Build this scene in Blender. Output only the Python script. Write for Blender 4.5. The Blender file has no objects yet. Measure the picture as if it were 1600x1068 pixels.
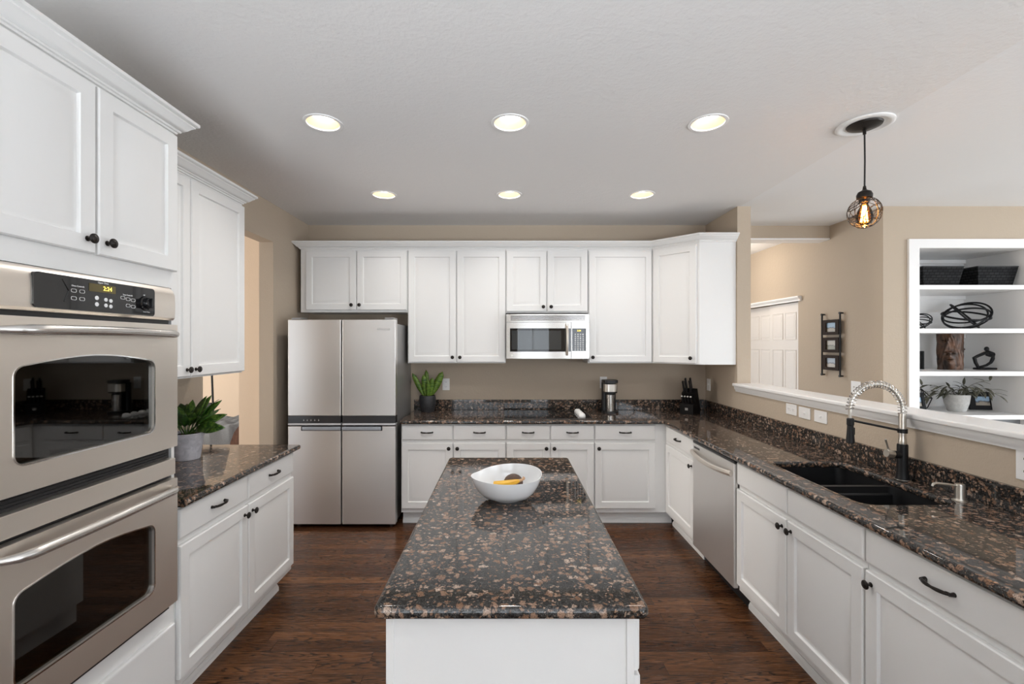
import bpy, bmesh, math, random
from mathutils import Vector, Matrix, noise
PI = math.pi
C = bpy.context.scene.collection
SC = bpy.context.scene
random.seed(7)

# ------------------------------------------------------------------ camera, world, light, exposure
cam_d = bpy.data.cameras.new('camera'); cam = bpy.data.objects.new('camera', cam_d); C.objects.link(cam)
cam.location = (0, 0, 1.57); cam.rotation_euler = (PI/2, 0, 0)
cam_d.sensor_width = 36; cam_d.lens = 16.0; cam_d.shift_x = 0.005; cam_d.shift_y = 0.0019
cam_d.clip_start = 0.05
SC.camera = cam
SC.view_settings.view_transform = 'Standard'; SC.view_settings.look = 'None'
SC.view_settings.gamma = 1.0; SC.view_settings.use_curve_mapping = False
SC.view_settings.exposure = 0.83
SC.cycles.max_bounces = 8; SC.cycles.diffuse_bounces = 5; SC.cycles.glossy_bounces = 4
SC.cycles.transparent_max_bounces = 8; SC.cycles.caustics_reflective = False; SC.cycles.caustics_refractive = False
W = bpy.data.worlds.new('sky'); SC.world = W; W.use_nodes = True
W.node_tree.nodes['Background'].inputs[0].default_value = (0.86, 0.93, 1.0, 1)
W.node_tree.nodes['Background'].inputs[1].default_value = 1.5

def area(name, loc, rot, sx, sy, power, col=(1, 1, 1), spread=180):
    l = bpy.data.lights.new(name, 'AREA'); l.shape = 'RECTANGLE'; l.size = sx; l.size_y = sy
    l.energy = power; l.color = col; l.spread = math.radians(spread)
    o = bpy.data.objects.new(name, l); C.objects.link(o); o.location = loc; o.rotation_euler = rot
    return o
# daylight through the patio door and windows behind the camera, and the family-room and dining-room windows
# (each opening: sky light coming level, and on three an added upward lamp to brighten the ceiling)
area('daylight_patio_door', (-0.2, -3.45, 1.25), (PI/2, 0, 0), 2.6, 2.3, 22, (0.84, 0.925, 1.0))
area('ceiling_fill_patio_door', (-0.2, -3.50, 0.75), (math.radians(131), 0, 0), 2.5, 1.2, 72, (0.86, 0.935, 1.0), 62)   # added narrow upward beam that brightens the kitchen ceiling
area('daylight_rear_window', (4.4, -3.45, 1.45), (PI/2, 0, 0), 3.4, 2.0, 30, (0.86, 0.93, 1.0))
area('ceiling_fill_rear_window', (4.4, -3.5, 0.95), (math.radians(128), 0, 0), 3.3, 1.0, 40, (0.88, 0.94, 1.0))  # added lamp aimed up, fills the family-room ceiling
area('daylight_family_window', (7.6, 0.6, 1.45), (0, PI/2, 0), 2.0, 3.6, 30, (0.86, 0.93, 1.0))
area('ceiling_fill_family_window', (7.65, 0.6, 0.95), (0, math.radians(128), 0), 1.0, 3.5, 40, (0.88, 0.94, 1.0))  # added lamp aimed up from the side, fills the same ceiling
area('daylight_dining_window', (-5.9, 3.6, 1.5), (0, -PI/2, 0), 1.8, 2.6, 110, (1.0, 0.95, 0.88))

# ------------------------------------------------------------------ materials
def mat(name, col=(0.8, 0.8, 0.8), rough=0.5, metal=0.0, spec=0.5, emis=None, estr=0.0, coat=0.0):
    m = bpy.data.materials.new(name); m.use_nodes = True
    b = m.node_tree.nodes['Principled BSDF']
    b.inputs['Base Color'].default_value = (*col, 1); b.inputs['Roughness'].default_value = rough
    b.inputs['Metallic'].default_value = metal; b.inputs['Specular IOR Level'].default_value = spec
    b.inputs['Coat Weight'].default_value = coat; b.inputs['Coat Roughness'].default_value = 0.05
    if emis:
        b.inputs['Emission Color'].default_value = (*emis, 1); b.inputs['Emission Strength'].default_value = estr
    return m
class N:
    """node helper"""
    def __init__(s, m): s.m = m; s.t = m.node_tree; s.b = s.t.nodes['Principled BSDF']
    def n(s, typ, **kw):
        x = s.t.nodes.new(typ)
        for k, v in kw.items():
            if k in x.inputs.keys(): x.inputs[k].default_value = v
            else: setattr(x, k, v)
        return x
    def l(s, a, b): s.t.links.new(a, b)
    def math(s, op, a, b=None, clamp=False):
        x = s.t.nodes.new('ShaderNodeMath'); x.operation = op; x.use_clamp = clamp
        for i, v in enumerate((a, b)):
            if v is None: continue
            if isinstance(v, (int, float)): x.inputs[i].default_value = v
            else: s.l(v, x.inputs[i])
        return x.outputs[0]
    def ramp(s, fac, stops):
        x = s.t.nodes.new('ShaderNodeValToRGB'); e = x.color_ramp.elements
        while len(e) < len(stops): e.new(0.5)
        for i, (p, c) in enumerate(stops):
            e[i].position = p; e[i].color = (*c, 1) if len(c) == 3 else c
        s.l(fac, x.inputs[0]); return x.outputs[0]
    def mix(s, fac, a, b, typ='MIX'):
        x = s.t.nodes.new('ShaderNodeMixRGB'); x.blend_type = typ
        for i, v in enumerate((fac, a, b)):
            if isinstance(v, (int, float)): x.inputs[i].default_value = v
            elif isinstance(v, tuple): x.inputs[i].default_value = (*v, 1)
            else: s.l(v, x.inputs[i])
        return x.outputs[0]
    def coord(s, scale=(1, 1, 1), kind='Object'):
        c = s.t.nodes.new('ShaderNodeTexCoord'); m = s.t.nodes.new('ShaderNodeMapping')
        m.inputs['Scale'].default_value = scale; s.l(c.outputs[kind], m.inputs[0]); return m.outputs[0]
    def noise(s, vec, scale, detail=2, rough=0.5, dist=0.0):
        x = s.n('ShaderNodeTexNoise'); x.inputs['Scale'].default_value = scale; x.inputs['Detail'].default_value = detail
        x.inputs['Roughness'].default_value = rough; x.inputs['Distortion'].default_value = dist
        s.l(vec, x.inputs['Vector']); return x
    def bump(s, h, strength, dist=0.01):
        x = s.n('ShaderNodeBump'); x.inputs['Strength'].default_value = strength; x.inputs['Distance'].default_value = dist
        s.l(h, x.inputs['Height']); s.l(x.outputs[0], s.b.inputs['Normal']); return x

def textured_paint(name, col, scale=90, strength=0.25, rough=0.75, dist=0.004):
    m = mat(name, col, rough, spec=0.25); k = N(m); v = k.coord()
    a = k.noise(v, scale, 3, 0.55); b = k.noise(v, scale*0.35, 2, 0.5)
    h = k.math('ADD', a.outputs[0], b.outputs[0]); k.bump(h, strength, dist)
    t = k.noise(v, 3.0, 2); k.l(k.mix(k.math('MULTIPLY', t.outputs[0], 0.06), (*col,), (col[0]*.82, col[1]*.82, col[2]*.82)), k.b.inputs['Base Color'])
    return m
M_WALL = textured_paint('tan_wall_paint', (0.50, 0.415, 0.325), 75, 0.35)
M_WALL_WARM = textured_paint('cream_wall_paint', (0.62, 0.51, 0.40), 75, 0.25)
M_CEIL = textured_paint('kitchen_ceiling_shaded', (0.80, 0.785, 0.775), 60, 0.5)
M_CEIL2 = textured_paint('family_ceiling_lit', (0.82, 0.82, 0.825), 60, 0.25)  # paler, cooler copy: shading change at the ceiling crease put into the colour
M_TRIM = mat('white_trim_paint', (0.86, 0.85, 0.84), 0.35)
M_CAB = mat('white_cabinet_paint', (0.80, 0.795, 0.785), 0.36, spec=0.35)
M_DOORW = mat('white_door_paint', (0.80, 0.76, 0.72), 0.4)
M_BRONZE = mat('oil_rubbed_bronze', (0.022, 0.018, 0.016), 0.35, 0.6)
M_BLACK = mat('black_plastic', (0.012, 0.012, 0.013), 0.35)
M_MATTE = mat('matte_black_metal', (0.011, 0.011, 0.012), 0.45, 0.0, 0.3)
M_GLOSSB = mat('black_glass', (0.008, 0.008, 0.009), 0.04, spec=0.6)
M_SINK = mat('black_composite', (0.012, 0.012, 0.013), 0.38)
M_CHROME = mat('chrome', (0.8, 0.8, 0.8), 0.1, 1.0)
M_NICKEL = mat('brushed_nickel', (0.70, 0.66, 0.60), 0.30, 0.9)
M_GREYSIDE = mat('grey_appliance_side', (0.30, 0.295, 0.29), 0.32, 0.4)
M_DGREY = mat('dark_grey_strip', (0.03, 0.03, 0.033), 0.2)
M_LGREY = mat('light_grey_plastic', (0.55, 0.56, 0.58), 0.3)
M_HANDLE = mat('blue_grey_handle', (0.36, 0.39, 0.44), 0.3, 0.3)
M_PLATE = mat('white_plate_plastic', (0.84, 0.83, 0.82), 0.35)
M_CERAM = mat('white_ceramic', (0.82, 0.83, 0.84), 0.08, coat=0.4)
M_LETTER = mat('white_lettering', (0.8, 0.8, 0.8), 0.5)
M_CAVITY = mat('dark_enamel', (0.02, 0.02, 0.021), 0.35)
M_SOIL = mat('potting_soil', (0.03, 0.02, 0.013), 0.95)
M_BULBON = mat('lit_lens', (1, 0.95, 0.88), 0.5, emis=(1.0, 0.93, 0.82), estr=6.0)
M_BAFFLE = mat('warm_reflector', (0.72, 0.55, 0.38), 0.5)
M_AMBER = mat('amber_display', (0.02, 0.02, 0.0), 0.3, emis=(1.0, 0.75, 0.12), estr=1.6)
M_AMBERBG = mat('display_window', (0.10, 0.075, 0.02), 0.15)
M_FIL = mat('glowing_filament', (1, .7, .3), 0.5, emis=(1.0, 0.62, 0.22), estr=28.0)

def steel(name, col, rough=0.27, vert=False):
    m = mat(name, col, rough, 0.88); k = N(m)
    v = k.coord((4, 4, 900) if not vert else (900, 900, 4))
    a = k.noise(v, 1.0, 2); r = k.math('MULTIPLY_ADD', a.outputs[0], 0.02); r.node.inputs[2].default_value = rough-0.01
    k.l(r, k.b.inputs['Roughness'])
    return m
M_STEEL = steel('brushed_stainless', (0.80, 0.745, 0.68), 0.36)
M_STEELF = steel('fridge_stainless', (0.76, 0.74, 0.72), 0.38)
M_STEELB = steel('bright_stainless', (0.62, 0.60, 0.575), 0.27)

def granite():
    m = mat('tan_brown_granite', (0.05, 0.05, 0.05), 0.05, spec=0.6); k = N(m); v0 = k.coord()
    def warp(vec, scale, amp, det):
        w = k.noise(vec, scale, det, 0.65); vm = k.n('ShaderNodeVectorMath', operation='MULTIPLY_ADD'); vm.inputs[1].default_value = (amp, amp, amp)
        k.l(w.outputs['Color'], vm.inputs[0]); k.l(vec, vm.inputs[2]); return vm.outputs[0]
    v = warp(warp(v0, 22, 0.030, 2), 110, 0.016, 3)
    def spots(scale, lo, hi, keep, soft=7.0):
        vo = k.n('ShaderNodeTexVoronoi'); vo.inputs['Scale'].default_value = scale; vo.inputs['Randomness'].default_value = 1.0
        k.l(v, vo.inputs['Vector'])
        sep = k.n('ShaderNodeSeparateColor'); k.l(vo.outputs['Color'], sep.inputs[0])
        size = k.math('MULTIPLY_ADD', sep.outputs[0], hi-lo); size.node.inputs[2].default_value = lo
        on = k.math('LESS_THAN', sep.outputs[1], keep)
        d = k.math('SUBTRACT', size, vo.outputs['Distance'])
        return k.math('MULTIPLY', k.math('MULTIPLY', d, soft, True), on), sep, vo
    fine = k.noise(v0, 330, 3, 0.7); mid = k.noise(v0, 110, 3, 0.6)
    base = k.ramp(fine.outputs[0], [(0.34, (0.005, 0.005, 0.005)), (0.48, (0.022, 0.021, 0.020)), (0.60, (0.075, 0.070, 0.066)), (0.74, (0.24, 0.225, 0.21))])
    base = k.mix(k.ramp(mid.outputs[0], [(0.48, (0, 0, 0)), (0.62, (0.9, 0.9, 0.9))]), base, (0.008, 0.007, 0.007))
    m1, s1, o1 = spots(44, 0.20, 0.64, 0.72); m2, s2, o2 = spots(100, 0.2, 0.6, 0.45)
    tone = k.ramp(s1.outputs[2], [(0.0, (0.21, 0.115, 0.07)), (0.5, (0.34, 0.215, 0.15)), (1.0, (0.50, 0.38, 0.30))])
    sp = k.mix(k.ramp(fine.outputs[0], [(0.36, (1, 1, 1)), (0.52, (0, 0, 0))]), tone, (0.055, 0.035, 0.024))
    c = k.mix(m2, base, k.mix(0.4, sp, (0.20, 0.11, 0.065)))
    c = k.mix(m1, c, sp)
    k.l(c, k.b.inputs['Base Color']); return m
M_GRAN = granite()

def wood_floor():
    m = mat('dark_oak_boards', (0.1, 0.05, 0.03), 0.28, spec=0.28); k = N(m); v0 = k.coord()
    sx = k.n('ShaderNodeSeparateXYZ'); k.l(v0, sx.inputs[0]); X, Y = sx.outputs[0], sx.outputs[1]
    rowf = k.math('DIVIDE', Y, 0.083); row = k.math('FLOOR', rowf)
    wn = k.n('ShaderNodeTexWhiteNoise', noise_dimensions='1D'); k.l(row, wn.inputs['W'])
    xs = k.math('ADD', k.math('DIVIDE', X, 0.85), k.math('MULTIPLY', wn.outputs[0], 7.3)); pl = k.math('FLOOR', xs)
    fy = k.math('FRACT', rowf); fx = k.math('FRACT', xs)
    cb = k.n('ShaderNodeCombineXYZ'); k.l(pl, cb.inputs[0]); k.l(row, cb.inputs[1])
    w2 = k.n('ShaderNodeTexWhiteNoise', noise_dimensions='2D'); k.l(cb.outputs[0], w2.inputs['Vector'])
    ps = k.n('ShaderNodeSeparateColor'); k.l(w2.outputs['Color'], ps.inputs[0])
    off = k.n('ShaderNodeVectorMath', operation='MULTIPLY_ADD'); off.inputs[1].default_value = (13, 5, 9)
    k.l(w2.outputs['Color'], off.inputs[0]); k.l(v0, off.inputs[2])
    def stretched(sc, scale, det, rough=0.6, dist=0.0):
        mp = k.n('ShaderNodeMapping'); mp.inputs['Scale'].default_value = sc; k.l(off.outputs[0], mp.inputs[0])
        return k.noise(mp.outputs[0], scale, det, rough, dist).outputs[0]
    wide = stretched((1.5, 14, 1), 1.0, 3); pores = stretched((9, 210, 1), 1.0, 3, 0.65); blot = stretched((3.5, 26, 1), 1.0, 3)
    # cathedral grain: nested arcs along each board
    yl = k.math('SUBTRACT', fy, k.math('ADD', k.math('MULTIPLY', ps.outputs[0], 0.8), 0.1))
    q = k.math('MULTIPLY', k.math('MULTIPLY', yl, yl), 1.1)
    h = k.math('ADD', k.math('ADD', k.math('MULTIPLY', fx, 0.9), q), k.math('MULTIPLY', wide, 1.1))
    ring = k.math('FRACT', k.math('MULTIPLY', h, 8.0))
    line = k.ramp(ring, [(0.0, (1, 1, 1)), (0.20, (0.95, 0.95, 0.95)), (0.42, (0, 0, 0)), (1.0, (0, 0, 0))])
    line = k.math('MULTIPLY', k.math('MULTIPLY', line, k.ramp(blot, [(0.40, (0, 0, 0)), (0.52, (1, 1, 1))])), k.ramp(pores, [(0.30, (1, 1, 1)), (0.65, (0.6, 0.6, 0.6))]))
    tone = k.ramp(ps.outputs[1], [(0.0, (0.070, 0.026, 0.011)), (0.35, (0.108, 0.043, 0.0175)), (0.7, (0.140, 0.058, 0.024)), (1.0, (0.185, 0.079, 0.033))])
    c = k.mix(k.ramp(wide, [(0.35, (0, 0, 0)), (0.65, (1, 1, 1))]), k.mix(0.45, tone, (0.030, 0.013, 0.007)), tone)
    c = k.mix(k.math('MULTIPLY', k.ramp(pores, [(0.36, (1, 1, 1)), (0.50, (0, 0, 0))]), 0.7), c, (0.018, 0.009, 0.006))
    c = k.mix(line, c, (0.008, 0.005, 0.004))
    gap = k.math('MINIMUM', k.math('MINIMUM', fy, k.math('SUBTRACT', 1.0, fy)), k.math('MULTIPLY', k.math('MINIMUM', fx, k.math('SUBTRACT', 1.0, fx)), 11.0))
    gm = k.math('MULTIPLY', gap, 40.0, True)
    k.l(k.mix(gm, (0.006, 0.004, 0.003), c), k.b.inputs['Base Color'])
    r = k.math('MULTIPLY_ADD', pores, 0.14); r.node.inputs[2].default_value = 0.19; k.l(r, k.b.inputs['Roughness'])
    hh = k.math('ADD', k.math('MULTIPLY', pores, 0.25), gm); k.bump(hh, 0.2, 0.0015)
    return m
M_FLOOR = wood_floor()

def noisy(name, c1, c2, scale, rough=0.5, stretch=(1, 1, 1), bump=0.0, lo=0.35, hi=0.65, detail=4, metal=0, spec=0.5):
    m = mat(name, c1, rough, metal, spec); k = N(m); a = k.noise(k.coord(stretch), scale, detail, 0.6, 0.6)
    k.l(k.ramp(a.outputs[0], [(lo, c1), (hi, c2)]), k.b.inputs['Base Color'])
    if bump: k.bump(a.outputs[0], bump, 0.004)
    return m
M_POT = noisy('grey_cement_pot', (0.40, 0.395, 0.43), (0.55, 0.54, 0.58), 30, 0.7)
M_POTD = noisy('charcoal_pot', (0.016, 0.016, 0.018), (0.035, 0.035, 0.037), 60, 0.5, bump=0.2)
M_POTW = noisy('pale_stone_pot', (0.42, 0.41, 0.39), (0.52, 0.51, 0.49), 40, 0.7)
M_LEAF = noisy('dark_green_leaf', (0.012, 0.045, 0.008), (0.06, 0.17, 0.02), 38, 0.35, (1, 1, 1), lo=0.4, hi=0.7)
M_LEAFP = noisy('variegated_leaf', (0.018, 0.06, 0.01), (0.14, 0.25, 0.04), 45, 0.35, (1, 1, 1), lo=0.42, hi=0.66)
M_SNAKE = noisy('banded_snake_leaf', (0.03, 0.10, 0.010), (0.24, 0.36, 0.05), 9, 0.4, (2, 2, 12), lo=0.38, hi=0.66)
M_BAMB = noisy('olive_grey_leaf', (0.04, 0.04, 0.026), (0.15, 0.145, 0.10), 20, 0.7)
M_WALNUT = noisy('walnut_shell', (0.07, 0.028, 0.014), (0.16, 0.07, 0.035), 6, 0.35, (12, 2, 2))
M_GFAB = noisy('grey_tufted_fabric', (0.13, 0.14, 0.15), (0.19, 0.20, 0.21), 150, 0.85)
M_BARK = noisy('bronze_bark_carving', (0.016, 0.011, 0.008), (0.12, 0.052, 0.024), 14, 0.42, (1, 1, .6), 0.25, metal=0.3)
M_BANANA = noisy('ripe_banana_skin', (0.75, 0.42, 0.015), (0.60, 0.28, 0.01), 20, 0.45, lo=0.45, hi=0.75)
M_BTIP = mat('banana_stem', (0.55, 0.34, 0.20), 0.6)
M_BROWNF = noisy('brown_fruit_skin', (0.055, 0.028, 0.018), (0.10, 0.055, 0.032), 70, 0.6, bump=0.3)
def weave():
    m = mat('black_woven_strap', (0.010, 0.010, 0.011), 0.75, spec=0.15); k = N(m)
    v = k.coord((1, 1, 1)); s = k.n('ShaderNodeSeparateXYZ'); k.l(v, s.inputs[0])
    cb = k.n('ShaderNodeCombineXYZ'); k.l(k.math('ADD', s.outputs[0], s.outputs[1]), cb.inputs[0]); k.l(s.outputs[2], cb.inputs[1])
    br = k.n('ShaderNodeTexBrick'); br.inputs['Scale'].default_value = 1.0; br.inputs['Brick Width'].default_value = 0.045; br.inputs['Row Height'].default_value = 0.024
    br.inputs['Mortar Size'].default_value = 0.003; br.inputs['Color1'].default_value = (0.020, 0.020, 0.021, 1); br.inputs['Color2'].default_value = (0.010, 0.010, 0.011, 1); br.inputs['Mortar'].default_value = (0.002, 0.002, 0.002, 1)
    k.l(cb.outputs[0], br.inputs['Vector']); k.l(br.outputs[0], k.b.inputs['Base Color'])
    k.bump(br.outputs['Fac'], -0.6, 0.004); return m
M_WEAVE = weave()
def pane(name, tint, ior=1.5):
    m = bpy.data.materials.new(name); m.use_nodes = True; t = m.node_tree; t.nodes.clear()
    o = t.nodes.new('ShaderNodeOutputMaterial'); tr = t.nodes.new('ShaderNodeBsdfTransparent'); gl = t.nodes.new('ShaderNodeBsdfGlossy')
    tr.inputs[0].default_value = (*tint, 1); gl.inputs['Roughness'].default_value = 0.02
    f = t.nodes.new('ShaderNodeFresnel'); f.inputs[0].default_value = ior; mx = t.nodes.new('ShaderNodeMixShader')
    t.links.new(f.outputs[0], mx.inputs[0]); t.links.new(tr.outputs[0], mx.inputs[1]); t.links.new(gl.outputs[0], mx.inputs[2]); t.links.new(mx.outputs[0], o.inputs[0])
    return m
M_OVENGLASS = pane('tinted_oven_glass', (0.30, 0.34, 0.33), 1.9)
M_WINGLASS = pane('clear_window_glass', (0.95, 0.97, 0.97), 1.45)
M_BULBGL = pane('amber_bulb_glass', (1.0, 0.62, 0.25), 1.4)
def photo_mat(name, sky, low, dark):
    m = mat(name, sky, 0.3); k = N(m); v = k.coord(kind='Generated')
    s = k.n('ShaderNodeSeparateXYZ'); k.l(v, s.inputs[0]); a = k.noise(v, 4.0, 3)
    h = k.math('ADD', s.outputs[2], k.math('MULTIPLY', k.math('SUBTRACT', a.outputs[0], 0.5), 0.5))
    c = k.ramp(h, [(0.30, low), (0.42, dark), (0.55, sky)]); k.l(c, k.b.inputs['Base Color']); return m
M_PH1 = photo_mat('seaside_print', (0.30, 0.42, 0.55), (0.35, 0.30, 0.24), (0.05, 0.05, 0.06))
M_PH2 = photo_mat('garden_print', (0.45, 0.42, 0.36), (0.25, 0.24, 0.18), (0.10, 0.09, 0.06))
M_PH3 = photo_mat('beach_portrait_print', (0.35, 0.40, 0.46), (0.45, 0.40, 0.34), (0.06, 0.07, 0.10))
M_FRAMEW = mat('dark_brown_frame_wood', (0.026, 0.015, 0.010), 0.65, spec=0.15)
M_FRAMEB = mat('black_frame_wood', (0.010, 0.010, 0.011), 0.6, spec=0.2)

# ------------------------------------------------------------------ mesh builder
class MB:
    def __init__(s): s.bm = bmesh.new()
    def add(s, t, M=None, mi=0):
        if M is not None: t.transform(M)
        for f in t.faces: f.material_index = mi
        me = bpy.data.meshes.new('tmp'); t.to_mesh(me); s.bm.from_mesh(me); bpy.data.meshes.remove(me); t.free(); return s
    def box(s, x0, x1, y0, y1, z0, z1, r=0.0, seg=2, mi=0, M=None):
        t = bmesh.new(); bmesh.ops.create_cube(t, size=1.0)
        bmesh.ops.scale(t, vec=(x1-x0, y1-y0, z1-z0), verts=t.verts); bmesh.ops.translate(t, vec=((x0+x1)/2, (y0+y1)/2, (z0+z1)/2), verts=t.verts)
        if r > 0: bmesh.ops.bevel(t, geom=t.edges[:], offset=r, segments=seg, profile=0.5, affect='EDGES')
        return s.add(t, M, mi)
    def rings(s, rings, cap0=True, cap1=True, closed_rings=False, mi=0, M=None):
        t = bmesh.new(); R = [[t.verts.new(p) for p in r] for r in rings]; n = len(rings[0])
        pairs = list(zip(R, R[1:])) + ([(R[-1], R[0])] if closed_rings else [])
        for a, b in pairs:
            for i in range(n):
                j = (i+1) % n; t.faces.new((a[i], a[j], b[j], b[i]))
        if not closed_rings:
            if cap0: t.faces.new(R[0][::-1])
            if cap1: t.faces.new(R[-1])
        bmesh.ops.recalc_face_normals(t, faces=t.faces)
        return s.add(t, M, mi)
    def lathe(s, prof, c=(0, 0, 0), seg=24, mi=0, M=None, cap=True):
        rs = [[(c[0]+r*math.cos(2*PI*i/seg), c[1]+r*math.sin(2*PI*i/seg), c[2]+z) for i in range(seg)] for r, z in [(max(r, 1e-5), z) for r, z in prof]]
        return s.rings(rs, cap, cap, mi=mi, M=M)
    def cyl(s, p0, p1, r0, r1=None, seg=12, mi=0, M=None):
        return s.tube([p0, p1], [r0, r0 if r1 is None else r1], seg, mi=mi, M=M)
    def tube(s, pts, r, seg=8, closed=False, mi=0, M=None, flat=1.0):
        P = [Vector(p) for p in pts]; n = len(P); rr = r if isinstance(r, (list, tuple)) else [r]*n
        T = []
        for i in range(n):
            a = P[i-1] if (i > 0 or closed) else P[i]; b = P[(i+1) % n] if (i < n-1 or closed) else P[i]
            T.append((b-a).normalized())
        u = T[0].orthogonal().normalized(); rs = []
        if abs(T[0].z) < 0.9: u = (Vector((0, 0, 1)) - T[0]*T[0].z).normalized()
        for i in range(n):
            u = (u - T[i]*u.dot(T[i])).normalized(); v = T[i].cross(u)
            rs.append([P[i] + u*(rr[i]*flat*math.cos(2*PI*k/seg)) + v*(rr[i]*math.sin(2*PI*k/seg)) for k in range(seg)])
        return s.rings(rs, True, True, closed, mi, M)
    def prism(s, poly, axis, a, b, mi=0, M=None, r=0.0):
        """poly: 2-D outline; axis 'x': (y,z), 'y': (x,z), 'z': (x,y)"""
        def P(p, h): return {'x': (h, p[0], p[1]), 'y': (p[0], h, p[1]), 'z': (p[0], p[1], h)}[axis]
        return s.rings([[P(p, a) for p in poly], [P(p, b) for p in poly]], mi=mi, M=M)
    def plate(s, outer, holes, axis, a, b, mi=0, M=None):
        """a flat plate with holes, between a and b along axis"""
        def P(p, h): return {'x': (h, p[0], p[1]), 'y': (p[0], h, p[1]), 'z': (p[0], p[1], h)}[axis]
        t = bmesh.new(); es = []
        for loop in [outer]+holes:
            vs = [t.verts.new(P(p, a)) for p in loop]
            es += [t.edges.new((vs[i], vs[(i+1) % len(vs)])) for i in range(len(vs))]
        bmesh.ops.triangle_fill(t, edges=es, use_beauty=True)
        if b != a:
            g = bmesh.ops.extrude_face_region(t, geom=t.faces[:])
            d = Vector(P((0, 0), b)) - Vector(P((0, 0), a))
            bmesh.ops.translate(t, vec=d, verts=[v for v in g['geom'] if isinstance(v, bmesh.types.BMVert)])
        bmesh.ops.recalc_face_normals(t, faces=t.faces)
        return s.add(t, M, mi)
    def ball(s, c, r, sc=(1, 1, 1), seg=16, mi=0, M=None):
        t = bmesh.new(); bmesh.ops.create_uvsphere(t, u_segments=seg, v_segments=max(6, seg//2), radius=r)
        bmesh.ops.scale(t, vec=sc, verts=t.verts); bmesh.ops.translate(t, vec=c, verts=t.verts); return s.add(t, M, mi)
    def build(s, name, mats, parent=None, ang=35, loc=None, rot=None):
        me = bpy.data.meshes.new(name); s.bm.to_mesh(me); s.bm.free()
        for m in (mats if isinstance(mats, (list, tuple)) else [mats]): me.materials.append(m)
        if ang:
            me.polygons.foreach_set('use_smooth', [True]*len(me.polygons)); me.set_sharp_from_angle(angle=math.radians(ang))
        o = bpy.data.objects.new(name, me); C.objects.link(o)
        if ang and ang <= 35:
            wn = o.modifiers.new('even_shading', 'WEIGHTED_NORMAL'); wn.keep_sharp = True
        if parent is not None: o.parent = parent
        if loc: o.location = loc
        if rot: o.rotation_euler = rot
        return o
def tag(o, label, cat, group=None):
    o['label'] = label; o['category'] = cat
    if group: o['group'] = group
    return o
def thing(name, label, cat, loc=(0, 0, 0), rz=0.0, group=None):
    o = bpy.data.objects.new(name, None); C.objects.link(o); o.empty_display_size = 0.05
    o.location = loc; o.rotation_euler = (0, 0, rz); return tag(o, label, cat, group)
def struct(name, mb, m, ang=35):
    o = mb.build(name, m, ang=ang); o['kind'] = 'structure'; return o
def copy_thing(root, loc, rz, label):
    r = root.copy(); C.objects.link(r); r.location = loc; r.rotation_euler = (0, 0, rz); r['label'] = label
    for ch in list(root.children):
        c = ch.copy(); C.objects.link(c); c.parent = r
        for g in list(ch.children):
            d = g.copy(); C.objects.link(d); d.parent = c
    return r
def text(name, body, size, m, parent, loc, rot=(PI/2, 0, 0), depth=0.0004, align='CENTER'):
    cu = bpy.data.curves.new(name, 'FONT'); cu.body = body; cu.size = size; cu.extrude = depth; cu.align_x = align; cu.align_y = 'CENTER'
    t = bpy.data.objects.new(name+'_curve', cu); C.objects.link(t); bpy.context.view_layer.update()
    me = bpy.data.meshes.new_from_object(t); bpy.data.objects.remove(t); me.materials.clear(); me.materials.append(m)
    o = bpy.data.objects.new(name, me); C.objects.link(o); o.parent = parent; o.location = loc; o.rotation_euler = rot; return o
def circ(cx, cy, r, n=32): return [(cx+r*math.cos(2*PI*i/n), cy+r*math.sin(2*PI*i/n)) for i in range(n)]
def rrect(x0, x1, z0, z1, r, n=5, arch=0.0):
    """rounded rectangle outline; arch lifts the top edge in its middle"""
    p = []
    for cx, cz, a0 in ((x1-r, z1-r, 0), (x0+r, z1-r, 90), (x0+r, z0+r, 180), (x1-r, z0+r, 270)):
        for i in range(n+1):
            a = math.radians(a0+90*i/n); p.append((cx+r*math.cos(a), cz+r*math.sin(a)))
        if a0 == 0 and arch:
            for i in range(1, 8):
                u = i/8; p.append((x1-r+(x0+r-x1+r)*u, z1+arch*math.sin(PI*u)))
    return p

# ------------------------------------------------------------------ the room
XL, XR, YB, ZC = -1.98, 1.985, 4.55, 2.755
HX = 3.24                                   # hall / family side wall
REAR, FARX = -3.3, 7.5
LIGHTS = [(-0.986, 2.442), (0.017, 2.442), (1.079, 2.442), (-0.977, 3.616), (0.02, 3.616), (1.073, 3.616)]
struct('floor', MB().box(-6.0, 2.05, REAR, 7.0, -0.06, 0.0), M_FLOOR)
struct('floor_family', MB().box(2.05, FARX, REAR, 7.0, -0.06, 0.0), noisy('pale_bounce_carpet', (0.50, 0.46, 0.41), (0.60, 0.56, 0.51), 300, 0.95, bump=0.3))  # unseen floor, made a pale carpet to bounce light onto the family ceiling
struct('ceiling', MB().plate([(-6, REAR), (2.01, REAR), (2.01, 7.0), (-6, 7.0)], [circ(x, y, 0.088) for x, y in LIGHTS], 'z', ZC, ZC+0.02), M_CEIL)
struct('ceiling_family', MB().box(2.01, FARX, REAR, 7.0, ZC, ZC+0.02), M_CEIL2)
struct('wall_back', MB().box(XL-0.12, XR+0.115, YB, YB+0.12, 0, ZC), M_WALL)
DY0, DY1, DZ = 2.964, 3.857, 2.434          # doorway in the wall beside the fridge
b = MB(); b.box(XL-0.12, XL, REAR, DY0, 0, ZC); b.box(XL-0.12, XL, DY1, YB, 0, ZC); b.box(XL-0.12, XL, DY0, DY1, DZ, ZC)
struct('wall_left', b, M_WALL)
struct('wall_right', MB().box(XR, XR+0.115, 3.92, YB, 0, ZC), M_WALL)
struct('wall_half', MB().box(XR, XR+0.115, -0.6, 3.92, 0, 1.185), M_WALL)
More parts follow.
